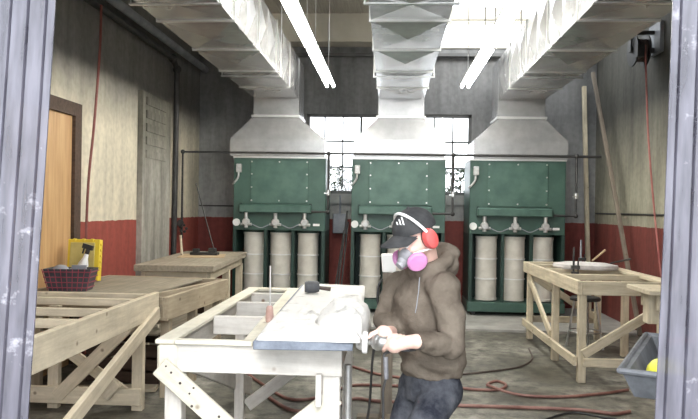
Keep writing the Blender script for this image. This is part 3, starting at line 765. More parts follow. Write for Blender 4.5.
# draped shoulder that overhangs the slab
bm = bmesh.new(); rings = []
ctrl = [V((-.40, 0, .947)), V((-.36, 0, 1.02)), V((-.28, 0, 1.085)), V((-.20, 0, 1.09)), V((-.135, 0, 1.05)), V((-.112, 0, .98)), V((-.118, 0, .90)), V((-.130, 0, .862)), V((-.152, 0, .875)), V((-.160, 0, .947))]
prof = smooth_path(ctrl, 5)
for k in range(41):
    s_ = k / 40; y = 3.36 + .95 * s_; e = max(.03, math.sin(PI * min(1, s_ * 1.15 + .02) ** .9) ** .35) if s_ < .98 else .12
    r = []
    for j, p_ in enumerate(prof):
        q_ = V((-.20 + (p_.x + .20) * (.55 + .45 * e), y, .955 + (p_.z - .955) * e))
        f_ = .014 * math.sin(30 * s_ + .55 * j + 3 * noise.noise(V((s_ * 5, j * .12, 0)))) + .012 * noise.noise(V((s_ * 9, j * .3, 4)))
        d_ = V((q_.x + .23, 0, q_.z - .96))
        if d_.length > 1e-4 and 2 < j < len(prof) - 8: q_ += d_.normalized() * f_ * e
        q_.x = q_.x if q_.z > .948 else max(q_.x, -.158)
        r.append(q_)
    rings.append(r)
loft(bm, rings); ob('carved_drapery', bm, STONE, carv, True)

# mallet, brush with rod
M1 = thing('mallet', 'grey round mallet lying on the far end of the carved stone', 'mallet', onz(313, 292, .975))
bpy.context.view_layer.update()
_b = BVHTree.FromObject(carv, bpy.context.evaluated_depsgraph_get())
_z = [_b.ray_cast(V((M1.location.x + dx, M1.location.y + dy, 2)), V((0, 0, -1)))[0] for dx in (-.08, 0, .06, .14) for dy in (-.05, 0, .05)]
M1.scale = (.8, .8, .8)
M1.location.z = max(p.z for p in _z if p) + .048
bm = bmesh.new(); a0, a1 = V((-.075, .0, 0)), V((.06, .03, 0)); lathe(bm, [(.001, 0), (.05, 0), (.058, .03), (.055, .10), (.045, .13), (.001, .13)], 20, a0, a1 - a0); ob('head', bm, DKPL, M1, True)
bm = bmesh.new(); cyl(bm, (-.0, .02, 0), (.16, .0, -.015), .016, .02, 12); ob('handle', bm, GREYCABLE, M1, True)
q = onz(269.5, 322, .90)
B1 = thing('chisel', 'thin upright rod with pinkish base standing on the white bench', 'chisel', (q.x, q.y, .90))
bm = bmesh.new(); cyl(bm, (0, 0, .0), (0, .0, .34), .006, n=8); ob('rod', bm, STEEL, B1, True)
bm = bmesh.new(); lathe(bm, [(.001, .0), (.022, .0), (.026, .03), (.02, .09), (.012, .10), (.001, .10)], 14); ob('handle', bm, M('pinkish_handle', (.42, .26, .22), (.55, .38, .33), 20, .7), B1, True)

# ------------------------------------------------------------------ things on left benches
q = V((-2.93, 6.36, .856))
K = thing('tool_case', 'yellow plastic tool case standing upright on the grey plank bench', 'tool case', q, math.radians(-12)); K.rotation_euler = (math.radians(-6), 0, math.radians(4))
bm = bmesh.new(); box(bm, (-.15, -.03, .004), (.15, .06, .40))
for k in range(5): box(bm, (.148, -.005, .12 + k * .055), (.158, .04, .145 + k * .055))
ob('case_body', bm, YELLOW, K, bevel=.004)
bm = bmesh.new(); box(bm, (-.125, -.042, .03), (.11, -.028, .37)); ob('lid_panel', bm, YELLOW_D, K, bevel=.005)
for k in range(3):
    bm = bmesh.new(); box(bm, (-.10 + k * .085, -.045, .38), (-.075 + k * .085, .0, .405)); ob('latch', bm, YELLOW, K, bevel=.003)
q = V((-2.80, 5.94, .852))
S = thing('spray_bottle', 'white bottle with black nozzle leaning against the yellow case', 'bottle', q); S.rotation_euler = (math.radians(-4), math.radians(16), 0); S.scale = (1.25, 1.25, 1.4)
bm = bmesh.new(); lathe(bm, [(.001, .012), (.033, .012), (.036, .02), (.036, .15), (.02, .19), (.014, .22), (.001, .22)], 18); ob('bottle_body', bm, WHITE, S, True)
bm = bmesh.new(); lathe(bm, [(.001, .22), (.016, .22), (.016, .25), (.001, .25)], 14); box(bm, (-.045, -.012, .25), (.03, .012, .28)); box(bm, (-.035, -.006, .215), (-.025, .006, .25)); ob('nozzle', bm, BLACK, S)
q = V((-2.75, 5.74, .849))
BK = thing('basket', 'dark basket with red wire rim standing before the yellow case', 'basket', q, math.radians(6))
bm = bmesh.new()
def rr(hx, hy, z): return [V((sx * hx, sy * hy, z)) for sx, sy in ((-1, -1), (1, -1), (1, 1), (-1, 1))]
loft(bm, [rr(.155, .085, .0), rr(.20, .11, .19), rr(.19, .10, .19), rr(.147, .08, .012)], True); ob('basket_body', bm, DKPL, BK)
bm = bmesh.new()
for z, f in ((.03, .165), (.075, .178), (.12, .188), (.165, .198)):
    r0 = rr(f + .004, f * .55 + .004, z); tube(bm, r0 + [r0[0]], .005, 6)
for k in range(9):
    u = -1 + k * .25; tube(bm, [(u * .16, -.092, .005), (u * .205, -.118, .19)], .004, 5)
ob('wire_frame', bm, MAGENTA, BK, True)
bm = bmesh.new(); ball(bm, (-.09, 0, .17), (.07, .06, .05)); ball(bm, (.05, .02, .16), (.09, .06, .04)); box(bm, (.02, -.05, .18), (.14, -.02, .22)); ob('contents', bm, GREYPL, BK, True)
# rear bench
q = V((-2.42, 8.65, .951))
bm = bmesh.new(); box(bm, (-.27, -.35, 0), (.30, .25, .006)); o = ob('cardboard_sheet', bm, CARD, None); o.location = q; o.rotation_euler = (0, 0, .2); tag(o, 'pale cardboard sheet lying on the tall rear bench', 'cardboard')
q = V((-2.42, 8.72, .957))
G = thing('bar_clamp', 'dark clamp with slanted rod lying on the tall rear bench', 'clamp', q)
bm = bmesh.new(); box(bm, (-.16, -.06, 0), (.20, .06, .035)); box(bm, (-.13, -.04, .035), (-.05, .04, .08)); box(bm, (.08, -.05, .035), (.17, .05, .09)); ob('body', bm, BLACK, G, bevel=.006)
bm = bmesh.new(); tube(bm, [(.15, 0, .05), (-.15, .15, .93)], .007, 8); ob('long_rod', bm, BLACKPIPE, G, True)
q = V((-2.66, 8.6, .951))
bm = bmesh.new(); cyl(bm, (0, 0, 0), (-.03, .02, .26), .018, .014, 10); o = ob('wooden_peg', bm, WD_LEFT, None, True); o.location = q; tag(o, 'short pale stick standing on the tall rear bench beside the clamp', 'stick')

# ------------------------------------------------------------------ things on right bench
q = V((2.18, 7.74, .957))
ST = bmesh.new()
pr = []
for j in range(20):
    a = 2 * PI * j / 20; pr.append((.34 * math.cos(a) * (1 + .12 * math.sin(3 * a)), .20 * math.sin(a) * (1 + .15 * math.cos(2 * a))))
loft(ST, [[V((x * .95, y * .95, 0)) for x, y in pr], [V((x, y, .02)) for x, y in pr], [V((x * .97, y * .97, .05)) for x, y in pr], [V((x * .6, y * .6, .075)) for x, y in pr]])
o = ob('stone_offcut', ST, M('pinkish_grey_stone', (.46, .43, .42), (.62, .59, .58), 9, .7, bump=.3), None, True); o.location = q; o.rotation_euler = (0, 0, -.35); tag(o, 'flat pinkish grey stone piece lying on the yellowed bench', 'stone')
def uclamp(label, loc, h, bar, lean_=(0, 0)):
    t = thing('upright_clamp', label, 'clamp', loc); t.rotation_euler = (lean_[0], lean_[1], 0)
    bm = bmesh.new(); cyl(bm, (0, 0, 0), (0, 0, h), .011, n=8); ob('bar', bm, bar, t, True)
    bm = bmesh.new(); box(bm, (-.025, -.02, .05), (.06, .02, .085)); box(bm, (-.02, -.02, 0), (.05, .02, .02)); cyl(bm, (.045, 0, .01), (.045, 0, .13), .008, n=8); ob('jaw', bm, BLACKPIPE, t)
uclamp('dark upright clamp at the near side of the stone piece', (1.90, 7.14, .957), .27, BLACKPIPE)
uclamp('taller steel clamp bar standing behind the stone piece', (2.30, 8.33, .957), .30, GREYPL)
bm = bmesh.new(); cyl(bm, (0, 0, .012), (.16, .06, .13), .01, .013, 8); o = ob('chisel_bar', bm, CARD, None, True); o.location = (2.28, 7.80, 1.035); tag(o, 'short brown bar resting slanted on the stone piece', 'bar')
bm = bmesh.new(); cyl(bm, (0, 0, .01), (.22, .02, .06), .008, .012, 8); o = ob('chisel_bar', bm, BLACKPIPE, None, True); o.location = (2.40, 7.55, 1.03); tag(o, 'thin dark bar poking out beyond the stone piece', 'bar')
# scrap under right bench
sc_ = thing('metal_stool', 'dark tubular metal stool stored beneath the yellowed bench', 'stool', (2.30, 8.12, 0), .3)
bm = bmesh.new(); lathe(bm, [(.001, .56), (.17, .56), (.175, .58), (.16, .60), (.001, .60)], 24); ob('seat', bm, BLACKPIPE, sc_, True)
for k in range(4):
    a = PI / 4 + k * PI / 2
    bm = bmesh.new(); cyl(bm, (.21 * math.cos(a), .21 * math.sin(a), 0), (.12 * math.cos(a), .12 * math.sin(a), .56), .013, n=8); ob('leg', bm, STEEL, sc_, True)
bm = bmesh.new(); tube(bm, [(.18 * math.cos(a), .18 * math.sin(a), .2) for a in [i * 2 * PI / 24 for i in range(25)]], .008, 6); ob('foot_ring', bm, STEEL, sc_, True)

# stand with white cup behind the person
q = at(389, 272, 5.15)
P1 = thing('wooden_post', 'rough wooden post stand behind the person near the middle collector', 'post', (q.x - .005, 5.15, 0))
board('post', (0, 0, .03), (0, 0, q.z), .085, .085, WD_POLE, P1)
board('foot_board', (-.22, 0, .015), (.22, 0, .015), .03, .10, WD_POLE, P1); board('foot_board', (0, -.22, .045), (0, .22, .045), .03, .10, WD_POLE, P1)
bm = bmesh.new(); w0, w1 = .05, .062; zz = q.z + .001
loft(bm, [[V((sx * w0, sy * w0, zz)) for sx, sy in ((-1, -1), (1, -1), (1, 1), (-1, 1))], [V((sx * w1, sy * w1, zz + .135)) for sx, sy in ((-1, -1), (1, -1), (1, 1), (-1, 1))]])
o = ob('white_carton', bm, PAPER, None, bevel=.006); o.location = (q.x, 5.15, 0); tag(o, 'small white carton sitting on top of the wooden post', 'carton')
bm = bmesh.new(); tube(bm, smooth_path([at(382, 279, 5.07), at(378.5, 286, 5.06), at(377.5, 300, 5.06), at(379, 318, 5.06), V((-.11, 5.06, .5)), V((-.16, 4.9, .012)), V((-.4, 4.85, .012))]), .009, 6)
tag(ob('power_cable', bm, BLACK, None, True), 'black cable hanging down beside the wooden post', 'cable')

# ------------------------------------------------------------------ grey tray at right
TRAYGREY = M('dirty_dark_grey_plastic', (.07, .075, .085), (.17, .18, .20), 6, .5)
yaw = math.radians(-26)
TR = thing('tray_stand', 'grey plastic tray of supplies on a stand at the plastic strip', 'tray', (1.03, 3.07, 0), yaw)
bm = bmesh.new(); tw, tl, zt, td = .60, 1.02, .90, .12
def rc4(m, z): return [V((m, m, z)), V((tw - m, m, z)), V((tw - m, tl - m, z)), V((m, tl - m, z))]
loft(bm, [rc4(.05, zt - td), rc4(.0, zt), rc4(.03, zt), rc4(.075, zt - td + .02)]); ob('tray', bm, TRAYGREY, TR)
bm = bmesh.new()
for a, b in zip(rc4(-.005, zt), rc4(-.005, zt)[1:] + rc4(-.005, zt)[:1]): tube(bm, [a, b], .014, 8)
ob('rim', bm, TRAYGREY, TR, True)
for x, y in ((.36, .34), (.52, .34), (.36, .92), (.52, .92)):
    bm = bmesh.new(); box(bm, (x - .02, y - .02, 0), (x + .02, y + .02, zt - td)); ob('leg', bm, BLACKPIPE, TR)
def inq(x, y, z):
    v = V((x, y, 0)); v.rotate(Matrix.Rotation(yaw, 3, 'Z')); return V((1.03 + v.x, 3.07 + v.y, z))
zb = zt - td + .021
bm = bmesh.new(); ball(bm, (0, 0, .07), (.085, .075, .07)); ball(bm, (.09, .02, .045), (.05, .035, .03)); ball(bm, (.08, -.04, .045), (.045, .03, .028))
o = ob('rubber_glove', bm, LIME, None, True); o.location = inq(.165, .20, zb); tag(o, 'bright yellow rubber glove bunched in the grey tray', 'glove')
bm = bmesh.new(); bmesh.ops.create_grid(bm, x_segments=16, y_segments=16, size=.10)
for v in bm.verts: v.co.z = .03 + .035 * noise.noise(v.co * 12) + .02
g2 = bmesh.ops.solidify(bm, geom=list(bm.faces), thickness=.01)
o = ob('rag', bm, CLOTH, None, True); o.location = inq(.25, .52, zb + .015); tag(o, 'pale rag crumpled in the grey tray behind the glove', 'rag')
bm = bmesh.new(); cyl(bm, (-.12, 0, .09), (.12, .04, .10), .013, n=10); cyl(bm, (.12, .04, .10), (.22, .055, .102), .006, n=8); o = ob('screwdriver', bm, M('red_handle', (.5, .05, .06), (.6, .1, .1), 5, .4), None, True); o.location = inq(.26, .56, zb + .07); tag(o, 'red handled screwdriver lying over the rag in the tray', 'screwdriver')
bm = bmesh.new(); lathe(bm, [(.001, 0), (.075, 0), (.08, .01), (.08, .15), (.084, .155), (.084, .18), (.001, .18)], 24); o = ob('paint_tin', bm, M('grey_green_tin', (.25, .29, .27), (.35, .39, .36), 6, .5), None, True); o.location = inq(.20, .80, zb); tag(o, 'grey green tin standing at the far end of the tray', 'tin')

# scrap timber under the left benches
for k, (a, b, zz) in enumerate((((-2.8, 4.3), (-2.1, 4.6), .02), ((-2.75, 5.62), (-1.98, 5.75), .02), ((-2.9, 4.8), (-2.15, 4.05), .065))):
    lb = ('grey scrap board on the floor beneath the grid bench', 'grey scrap board on the floor beneath the plank bench', 'upper scrap board crossing another beneath the grid bench')[k]
    o = board('scrap_board', (a[0], a[1], zz), (b[0], b[1], zz), .035, .14, WD_LEFT, None); tag(o, lb, 'board')

def crate(label, loc, rz, sx, sy, sz):  # made-up crates, added to darken the shaded space below the left benches
    t = thing('shade_filler_crate', label, 'crate', loc, rz)
    for z in (.0, .33, .66):
        for y in (-sy, sy): board('side_slat', (-sx, y, (z + .15) * sz), (sx, y, (z + .15) * sz), .27 * sz, .015, WD_DARK, t)
        for x in (-sx, sx): board('side_slat', (x, -sy + .01, (z + .15) * sz), (x, sy - .01, (z + .15) * sz), .27 * sz, .015, WD_DARK, t)
    board('bottom_panel', (-sx + .01, 0, .02), (sx - .01, 0, .02), .015, 2 * sy - .03, WD_DARK, t)
crate('dark slatted crate added to deepen the shade under the thick topped bench', (-2.42, 8.85, .0), .06, .2, .24, .5)
crate('dark slatted crate added to deepen the shade under the plank bench', (-2.35, 6.25, .0), -.1, .34, .30, .36)
# shrubs outside the back window
for (x, y, h, lab) in ((-.96, 12.4, 2.45, 'leafy shrub outside the window, seen between the first and middle collectors'), (1.22, 12.4, 2.45, 'leafy shrub outside the window, seen between the middle and last collectors')):
    t = thing('shrub', lab, 'shrub', (x, y, -.205))
    bm = bmesh.new()
    for k in range(9):
        a = k * 2.4; tube(bm, smooth_path([(0, 0, 0), (.15 * math.cos(a), .15 * math.sin(a), h * .5), (.34 * math.cos(a), .25 * math.sin(a), h * (.95 + .05 * math.sin(k)))], 4), [.016] * 8 + [.006], 5)
    ob('stems', bm, BARK, t, True)
    bm = bmesh.new()
    for k in range(420):
        c = V((random.gauss(0, .26), random.gauss(0, .2), h * random.uniform(.76, 1.04)))
        d = V((random.uniform(-1, 1), random.uniform(-1, 1), random.uniform(-.4, .8))).normalized(); a, b = frame_of(d); s = random.uniform(.035, .07)
        vs = [bm.verts.new(c - d * s * 1.3), bm.verts.new(c + a * s * .55 + b * .004), bm.verts.new(c + d * s * 1.3), bm.verts.new(c - a * s * .55 + b * .004)]; bm.faces.new(vs)
    ob('foliage', bm, LEAF, t)

# ------------------------------------------------------------------ the person
def ellring(c, a, b, n=24): return [c + a * math.cos(2 * PI * j / n) + b * math.sin(2 * PI * j / n) for j in range(n)]
def limb(bm, pts, rs, n=16):
    pts = [V(p) for p in pts]; tube(bm, pts, rs, n)
    for p_, r in zip(pts, rs): ball(bm, p_, r, seg=16)
def fuse(bm, voxel, name, mat, parent, smooth_it=6, folds=None):
    me = bpy.data.meshes.new(name + '_raw'); bmesh.ops.recalc_face_normals(bm, faces=list(bm.faces)); bm.to_mesh(me); bm.free()
    o = bpy.data.objects.new(name + '_raw', me); COL.objects.link(o)
    rm = o.modifiers.new('remesh', 'REMESH'); rm.mode = 'VOXEL'; rm.voxel_size = voxel
    sm = o.modifiers.new('smooth', 'SMOOTH'); sm.iterations = smooth_it; sm.factor = .5
    dg = bpy.context.evaluated_depsgraph_get(); ev = o.evaluated_get(dg)
    m2 = bpy.data.meshes.new_from_object(ev); bpy.data.objects.remove(o); bpy.data.meshes.remove(me)
    if folds:
        ns = [v.normal.copy() for v in m2.vertices]
        for v, n_ in zip(m2.vertices, ns): v.co += n_ * folds(v.co)
    m2.name = name; m2.materials.clear(); m2.materials.append(mat)
    m2.polygons.foreach_set('use_smooth', [True] * len(m2.polygons))
    r = bpy.data.objects.new(name, m2); COL.objects.link(r)
    if parent is not None: r.parent = parent
    return r
HC = at(415, 237, 3.26)                                   # head centre
def hframe(pitch):
    h = V((-.85, -.527, 0)).normalized(); c, s = math.cos(pitch), math.sin(pitch)
    f = V((h.x * c, h.y * c, -s)); l = V((-h.y, h.x, 0)); return f, l, f.cross(l).normalized()
hf, hl, hu = hframe(math.radians(28))
HR = Matrix((hf, hl, hu)).transposed()
LS, RS = at(444, 288, 3.20), at(398, 286, 3.52)
LE, RE = at(451, 345, 3.14), at(385, 320, 3.52)
LW, RW = at(417, 341.5, 3.01), at(392, 331, 3.29)
LHp, RHp = at(402, 342.5, 3.03), at(391, 337, 3.20)
NB = at(429, 271, 3.36); CH = at(426, 306, 3.37); WA = at(430, 345, 3.39); HM = at(431, 371, 3.39); PE = at(431, 385, 3.39)
lat = V((.62, -.78, 0)); fwd = V((-.78, -.62, 0))
LH_, RH_ = PE + lat * .09, PE - lat * .09
LK, RK = V((.10, 3.12, .47)), V((.07, 3.43, .46))
LA, RA = V((.20, 3.24, .09)), V((.10, 3.66, .09))
# body: one continuous surface
bm = bmesh.new()
ball(bm, HC, (.092, .074, .105), HR, 24)
def hp(f, l, u): return HC + hf * f + hl * l + hu * u
ball(bm, hp(.035, 0, -.075), (.055, .05, .05), HR); ball(bm, hp(.088, 0, -.02), (.022, .014, .022), HR); ball(bm, hp(.07, 0, .03), (.03, .055, .02), HR)
ball(bm, hp(.078, 0, -.065), (.02, .026, .012), HR)
for s in (-1, 1): ball(bm, hp(-.012, s * .076, -.01), (.022, .01, .034), HR); ball(bm, hp(.05, s * .035, -.03), (.03, .025, .025), HR)
limb(bm, [hp(-.03, 0, -.06), NB, CH], [.052, .058, .09])
loft(bm, [ellring(PE, lat * .14, fwd * .09), ellring(WA, lat * .125, fwd * .085), ellring(CH, lat * .15, fwd * .095), ellring(NB - V((0, 0, .05)), lat * .12, fwd * .07), ellring(NB, lat * .05, fwd * .05)])
limb(bm, [NB - V((0, 0, .05)), LS, LE, LW, LHp], [.055, .052, .042, .034, .028]); limb(bm, [NB - V((0, 0, .05)), RS, RE, RW, RHp], [.055, .052, .04, .027, .024])
limb(bm, [PE, LH_, LK, LA], [.09, .075, .052, .035]); limb(bm, [PE, RH_, RK, RA], [.09, .075, .052, .035])
for A in (LA, RA): limb(bm, [A, A + fwd * .12 - V((0, 0, .045))], [.035, .028])
# grinder axis and hands curled about it
G0 = at(380, 341.5, 3.12); G1 = at(409, 345.5, 3.06); gx = (G0 - G1).normalized()
ga_ = V((0, 0, 1)) - gx * gx.z; ga_.normalize(); gb_ = gx.cross(ga_)          # ga up, gb sideways
if gb_.y > 0: gb_ = -gb_                                                       # gb towards the camera
def ring(t, ang, r): return G1 + gx * t + (ga_ * math.sin(ang) + gb_ * math.cos(ang)) * r
def hand(tc, start, direction, palm_from, lens):
    """palm on one side of the grinder body, four unequal fingers closed round it, thumb from the side of the palm"""
    pc = ring(tc, start, .042); limb(bm, [palm_from, pc], [.026, .03]); ball(bm, pc, (.042, .022, .036), Matrix((gx, gb_, ga_)).transposed())
    for i in range(4):
        t = tc + .033 - i * .021; a0 = start; L_ = lens[i]; pts = [ring(t, a0, .040)]
        for k in range(1, 5): pts.append(ring(t, a0 + direction * L_ * k / 4, .040 if k < 4 else .036))
        limb(bm, pts, [.0105, .0100, .0095, .009, .008], 10)
    limb(bm, [ring(tc + .03, start, .045), ring(tc + .05, start - direction * .6, .042), ring(tc + .062, start - direction * 1.1, .039)], [.013, .0115, .0095], 10)
hand(.055, 0.0, 1, LW, [2.2, 2.45, 2.35, 1.9])
hand(.125, PI / 2, 1, RW, [2.1, 2.35, 2.25, 1.8])
person = fuse(bm, .0058, 'person', SKIN, None, 3)
tag(person, 'person in brown hooded sweatshirt, cap and pink respirator leaning over the stone with a grinder', 'person')
# eyes
for s in (-1, 1):
    bm = bmesh.new(); ball(bm, hp(.079, s * .032, -.002), .0125); ob('eye', bm, WHITE, person, True)
# hoodie
bm = bmesh.new()
up_ = V((0, 0, 1))
loft(bm, [ellring(HM - V((0, 0, .012)), lat * .172, fwd * .125), ellring(HM + V((0, 0, .03)), lat * .178, fwd * .132), ellring(HM + V((0, 0, .055)), lat * .192, fwd * .148), ellring(WA, lat * .188, fwd * .15), ellring(CH + V((0, 0, -.06)), lat * .19, fwd * .148),
          ellring(CH + V((0, 0, .03)), lat * .20, fwd * .14), ellring(NB - V((0, 0, .055)), lat * .165, fwd * .11), ellring(NB - V((0, 0, .0)), lat * .09, fwd * .085), ellring(NB + V((0, 0, .03)), lat * .078, fwd * .075)])
limb(bm, [NB - V((0, 0, .06)), LS, (LS + LE) / 2 + V((.01, 0, 0)), LE, (LE + LW) / 2, LW + (LE - LW) * .12], [.088, .076, .071, .066, .056, .041])
limb(bm, [NB - V((0, 0, .06)), RS, (RS + RE) / 2, RE, (RE + RW) / 2, RW + (RE - RW) * .06], [.088, .075, .069, .064, .054, .041])
ball(bm, HM + fwd * .085 + V((0, 0, .05)), (.10, .085, .05), Matrix((lat, fwd, up_)).transposed())
# hood lying folded behind the neck, collar round the throat
hb = NB - fwd * .075 + V((0, 0, .03))
ball(bm, hb, (.125, .07, .065), Matrix((lat, fwd, V((0, 0, 1)))).transposed())
ball(bm, hb + V((.015, 0, .06)), (.10, .055, .05), Matrix((lat, fwd, V((0, 0, 1)))).transposed())
tube(bm, [NB + lat * .10 * math.cos(a) + fwd * .085 * math.sin(a) + V((0, 0, .047 - .048 * math.sin(a))) for a in [i * 2 * PI / 28 for i in range(29)]], .034, 10)
def folds(p):
    f = .010 * math.sin(38 * p.z + 14 * p.x - 9 * p.y + 5 * noise.noise(p * 5)) * (.5 + noise.noise(p * 4 + V((3, 1, 2))))
    return f + .008 * noise.noise(p * 9) + .004 * noise.noise(p * 24)
hoodie = fuse(bm, .0095, 'hoodie', HOODIE, person, 5, folds)
# cuffs and hem ribs
bm = bmesh.new()
for a, b in ((LW, LE), (RW, RE)):
    d = (b - a).normalized(); tube(bm, [a - d * .0, a + d * .05], [.037, .041], 16)
ob('cuffs', bm, M('brown_rib', (.07, .056, .045), (.11, .09, .072), 40, .95), hoodie, True)
# jeans
bm = bmesh.new()
loft(bm, [ellring(HM + V((0, 0, .06)), lat * .155, fwd * .115), ellring(PE, lat * .172, fwd * .12), ellring(PE - V((0, 0, .07)) + fwd * .02, lat * .16, fwd * .11)])
limb(bm, [LH_, (LH_ + LK) / 2, LK, (LK + LA) / 2, LA + V((0, 0, .03))], [.097, .086, .074, .07, .066]); limb(bm, [RH_, (RH_ + RK) / 2, RK, (RK + RA) / 2, RA + V((0, 0, .03))], [.097, .086, .074, .07, .066])
def jf(p): return .006 * math.sin(30 * p.z + 10 * p.x + 6 * noise.noise(p * 4)) * (.4 + noise.noise(p * 5)) + .006 * noise.noise(p * 10)
fuse(bm, .0095, 'jeans', JEANS, person, 5, jf)
for A in (LA, RA):
    bm = bmesh.new(); loft(bm, [ellring(A + fwd * .055 + V((0, 0, z - A.z)), fwd * a, lat * b) for z, a, b in ((.004, .142, .05), (.02, .145, .052), (.06, .135, .05))] + [ellring(A + fwd * .02 + V((0, 0, .02)), fwd * .085, lat * .048), ellring(A + V((0, 0, .06)), fwd * .055, lat * .048)])
    ob('boot', bm, BLACK, person, True)
# cap
cf, cl_, cu = hframe(math.radians(21)); CR = Matrix((cf, cl_, cu)).transposed(); CC = HC + cu * .012 - cf * .006
def cp(f, l, u): return CC + cf * f + cl_ * l + cu * u
bm = bmesh.new(); rings = []
for k in range(11):
    a = (PI / 2) * k / 10 * .985; rings.append([cp(.112 * math.cos(a) * math.cos(2 * PI * j / 32) - .004, .094 * math.cos(a) * math.sin(2 * PI * j / 32), .022 + .108 * math.sin(a) ** .92) for j in range(32)])
loft(bm, rings); ball(bm, cp(-.004, 0, .131), .008)
cap = ob('cap', bm, CAPMAT, person, True)
bm = bmesh.new(); n = 20; tp, bt = [], []
for i in range(n + 1):
    a = -1.15 + 2.3 * i / n
    for lst, dz in ((tp, .005), (bt, -.003)): lst.append([cp(.108 * math.cos(a) * .98 - .004 + e * .095 * math.cos(a * .9) ** .6, .092 * math.sin(a) * (1 - .12 * e), .030 + dz - .02 * e - .030 * abs(math.sin(a)) ** 2) for e in (0, .35, .7, 1.0)])
for i in range(n):
    for j in range(3):
        for lst in (tp, bt): bm.faces.new([bm.verts.new(q) for q in (lst[i][j], lst[i + 1][j], lst[i + 1][j + 1], lst[i][j + 1])])
    bm.faces.new([bm.verts.new(q) for q in (tp[i][3], tp[i + 1][3], bt[i + 1][3], bt[i][3])])
bmesh.ops.remove_doubles(bm, verts=list(bm.verts), dist=.0004); ob('brim', bm, CAPMAT, cap, True)
dg = bpy.context.evaluated_depsgraph_get(); bvh = BVHTree.FromObject(cap, dg)
def hit(b_, px, py, lift=.0015):
    d = ray(px, py).normalized(); r = b_.ray_cast(CAM, d)
    return (r[0] + r[1] * lift * (1 if r[1].dot(d) < 0 else -1)) if r[0] else None
bm = bmesh.new()
for (xa, xb, ya, yb, sl) in ((396.2, 0, 221.8, 224.8, .8), (398.6, 0, 219.4, 224.8, 1.45), (401.0, 0, 217.0, 224.8, 2.1)):   # three slanted bars
    grid = []
    for k in range(4):
        v = k / 3; y = ya + (yb - ya) * v; off = sl * v
        grid.append([hit(bvh, xa + off + 1.5 * u / 2, y + .2 * u) for u in range(3)])
    if any(g is None for r in grid for g in r): continue
    vs = [[bm.verts.new(g) for g in r] for r in grid]
    for a, b in zip(vs, vs[1:]):
        for i in range(2): bm.faces.new((a[i], a[i + 1], b[i + 1], b[i]))
ob('emblem', bm, WHITE, cap)
# ear defenders
ear = bpy.data.objects.new('ear_defenders', None); COL.objects.link(ear); ear.parent = person
bm = bmesh.new()
dv = (hu * .93 + hf * .30).normalized(); pts = []
for k in range(25):
    a = math.radians(-8) + math.radians(196) * k / 24
    pts.append(HC - hf * .015 + hl * (.112 * math.cos(a)) + dv * (.148 * math.sin(a) + .0) )
tube(bm, pts, .0075, 8); ob('headband', bm, WHITE, ear, True)
for s in (-1, 1):
    bm = bmesh.new(); c = hp(-.016, s * .083, -.012)
    ax = hl * s; e1, e2 = hf, hu
    loft(bm, [[c + ax * h + (e1 * math.cos(2 * PI * j / 28) * .036 * k + e2 * math.sin(2 * PI * j / 28) * .052 * k) for j in range(28)] for h, k in ((0, .8), (.004, 1), (.022, 1.0), (.034, .86), (.040, .5))])
    ob('ear_cup', bm, MUFF, ear, True)
    bm = bmesh.new(); loft(bm, [[c + ax * h + (e1 * math.cos(2 * PI * j / 28) * .034 * k + e2 * math.sin(2 * PI * j / 28) * .050 * k) for j in range(28)] for h, k in ((-.012, .85), (-.008, 1), (0, 1))]); ob('cushion', bm, BLACK, ear, True)
# respirator
rsp = bpy.data.objects.new('respirator', None); COL.objects.link(rsp); rsp.parent = person
bm = bmesh.new(); ball(bm, hp(.078, 0, -.055), (.045, .045, .050), HR, 20); ball(bm, hp(.108, 0, -.070), (.030, .030, .032), HR); cyl(bm, hp(.10, 0, -.072), hp(.143, 0, -.082), .024, .021); 
for s in (-1, 1): cyl(bm, hp(.08, s * .02, -.075), hp(.075, s * .065, -.085), .022)
ob('face_piece', bm, MASK, rsp, True)
for s in (-1, 1):
    bm = bmesh.new(); c = hp(.076, s * .060, -.080); ax = (hl * s * .86 + hf * .40 - hu * .3).normalized()
    lathe(bm, [(.001, 0), (.039, 0), (.048, .006), (.049, .018), (.042, .027), (.001, .031)], 28, c, ax); ob('filter_disc', bm, PINK, rsp, True)
bm = bmesh.new()
for s in (-1, 1): tube(bm, smooth_path([hp(.07, s * .045, -.05), hp(.03, s * .076, -.052), hp(-.02, s * .084, -.065), hp(-.06, s * .06, -.07)]), .005, 6)
ob('strap', bm, PAPER, rsp, True)
# zipper laid on the sweatshirt front
bv2 = BVHTree.FromObject(hoodie, bpy.context.evaluated_depsgraph_get())
zp = [hit(bv2, x, y, .003) for x, y in ((420, 277), (419.5, 284), (419, 291), (418, 298), (417, 306), (415.5, 313))]
zp = [z_ for z_ in zp if z_]
if len(zp) > 2:
    bm = bmesh.new(); tube(bm, zp, .0022, 6); ob('zipper', bm, GREYPL, hoodie, True)

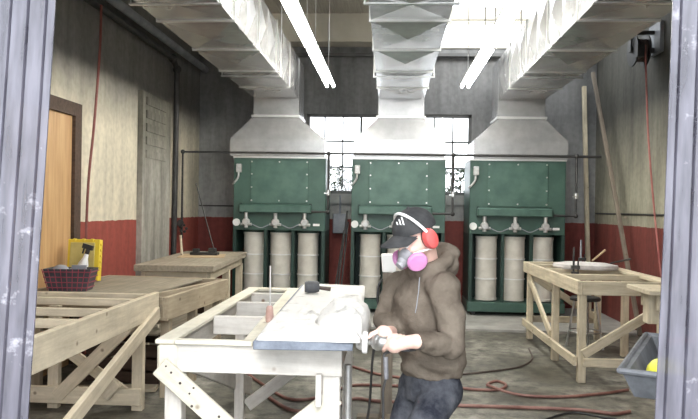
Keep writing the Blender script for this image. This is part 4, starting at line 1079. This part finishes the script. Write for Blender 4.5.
# ------------------------------------------------------------------ angle grinder
GR = thing('angle_grinder', 'silver angle grinder gripped in the hands of the person', 'angle grinder', G1)
bm = bmesh.new(); prof = [(.001, -.01), (.024, -.01), (.029, .0), (.030, .10), (.032, .13), (.033, .16), (.001, .16)]; lathe(bm, prof, 20, V((0, 0, 0)), gx); ob('body', bm, DKPL, GR, True)
gl = (G0 - G1).length; gh = gx * (gl + .012)
bm = bmesh.new(); lathe(bm, [(.001, -.02), (.036, -.02), (.040, .01), (.040, .035), (.030, .055), (.001, .06)], 20, gx * (gl - .03), gx); ball(bm, gx * (gl + .005), (.042, .04, .044)); ob('gear_head', bm, STEEL, GR, True)
dc = at(365.2, 342.5, 3.14) - G1; dn = (gx * .92 + gb_ * .38).normalized()
bm = bmesh.new(); cyl(bm, gh, dc, .014); ob('spindle', bm, STEEL, GR, True)
bm = bmesh.new(); lathe(bm, [(.001, -.012), (.047, -.012), (.050, -.006), (.050, .009), (.044, .013), (.001, .013)], 32, dc, dn); ob('grinding_disc', bm, PAPER, GR, True)
bm = bmesh.new(); c0 = V((0, 0, 0)); k0 = at(386, 353, 3.08) - G1
tube(bm, smooth_path([gx * -.005, gx * -.03 - V((0, 0, .015)), k0, at(385.5, 364, 3.07) - G1, at(386, 377, 3.07) - G1, at(383, 392, 3.07) - G1, at(383, 420, 3.07) - G1, V((-.03, 3.05, .25)) - G1, V((-.03, 2.98, .012)) - G1, V((-.1, 2.7, .012)) - G1]), .006, 8); ob('cord', bm, BLACK, GR, True)
bm = bmesh.new(); tube(bm, [at(385.6, 357, 3.075) - G1, at(386.3, 379, 3.07) - G1], .011, 10); ob('cord_connector', bm, M('grey_connector', (.1, .1, .11), (.2, .2, .21), 30, .6), GR, True)

# ------------------------------------------------------------------ light
w = bpy.data.worlds.new('sky'); scene.world = w; w.use_nodes = True
bg = w.node_tree.nodes['Background']; bg.inputs[0].default_value = (.90, .95, 1.0, 1); bg.inputs[1].default_value = 3.6
sd = bpy.data.lights.new('sun', 'SUN'); sd.energy = 1.5; sd.angle = math.radians(25); sd.color = (1, .98, .95)
so = bpy.data.objects.new('sun', sd); COL.objects.link(so)
so.rotation_euler = V((-.10, .80, -.58)).to_track_quat('-Z', 'Y').to_euler()
def portal(loc, rot, sx, sy):
    d = bpy.data.lights.new('sky_portal', 'AREA'); d.shape = 'RECTANGLE'; d.size = sx; d.size_y = sy; d.cycles.is_portal = True
    o = bpy.data.objects.new('sky_portal', d); COL.objects.link(o); o.location = loc; o.rotation_euler = rot
portal((0, YF - .1, DZ / 2), (math.radians(90), 0, 0), DX1 - DX0, DZ)
portal(((WX0 + WX1) / 2, YB + .15, (WZ0 + WZ1) / 2), (math.radians(-90), 0, 0), WX1 - WX0, WZ1 - WZ0)
portal(((SX0 + SX1) / 2, (SY0 + SY1) / 2, ZC + .25), (0, 0, 0), SX1 - SX0, SY1 - SY0)
vs_ = scene.view_settings
vs_.view_transform = 'Standard'; vs_.look = 'None'; vs_.gamma = 1.0; vs_.use_curve_mapping = False; vs_.exposure = 0.82
scene.cycles.use_denoising = True
scene.cycles.max_bounces = 8; scene.cycles.diffuse_bounces = 5; scene.cycles.transparent_max_bounces = 16
scene.cycles.sample_clamp_indirect = 8.0; scene.cycles.caustics_reflective = False; scene.cycles.caustics_refractive = False
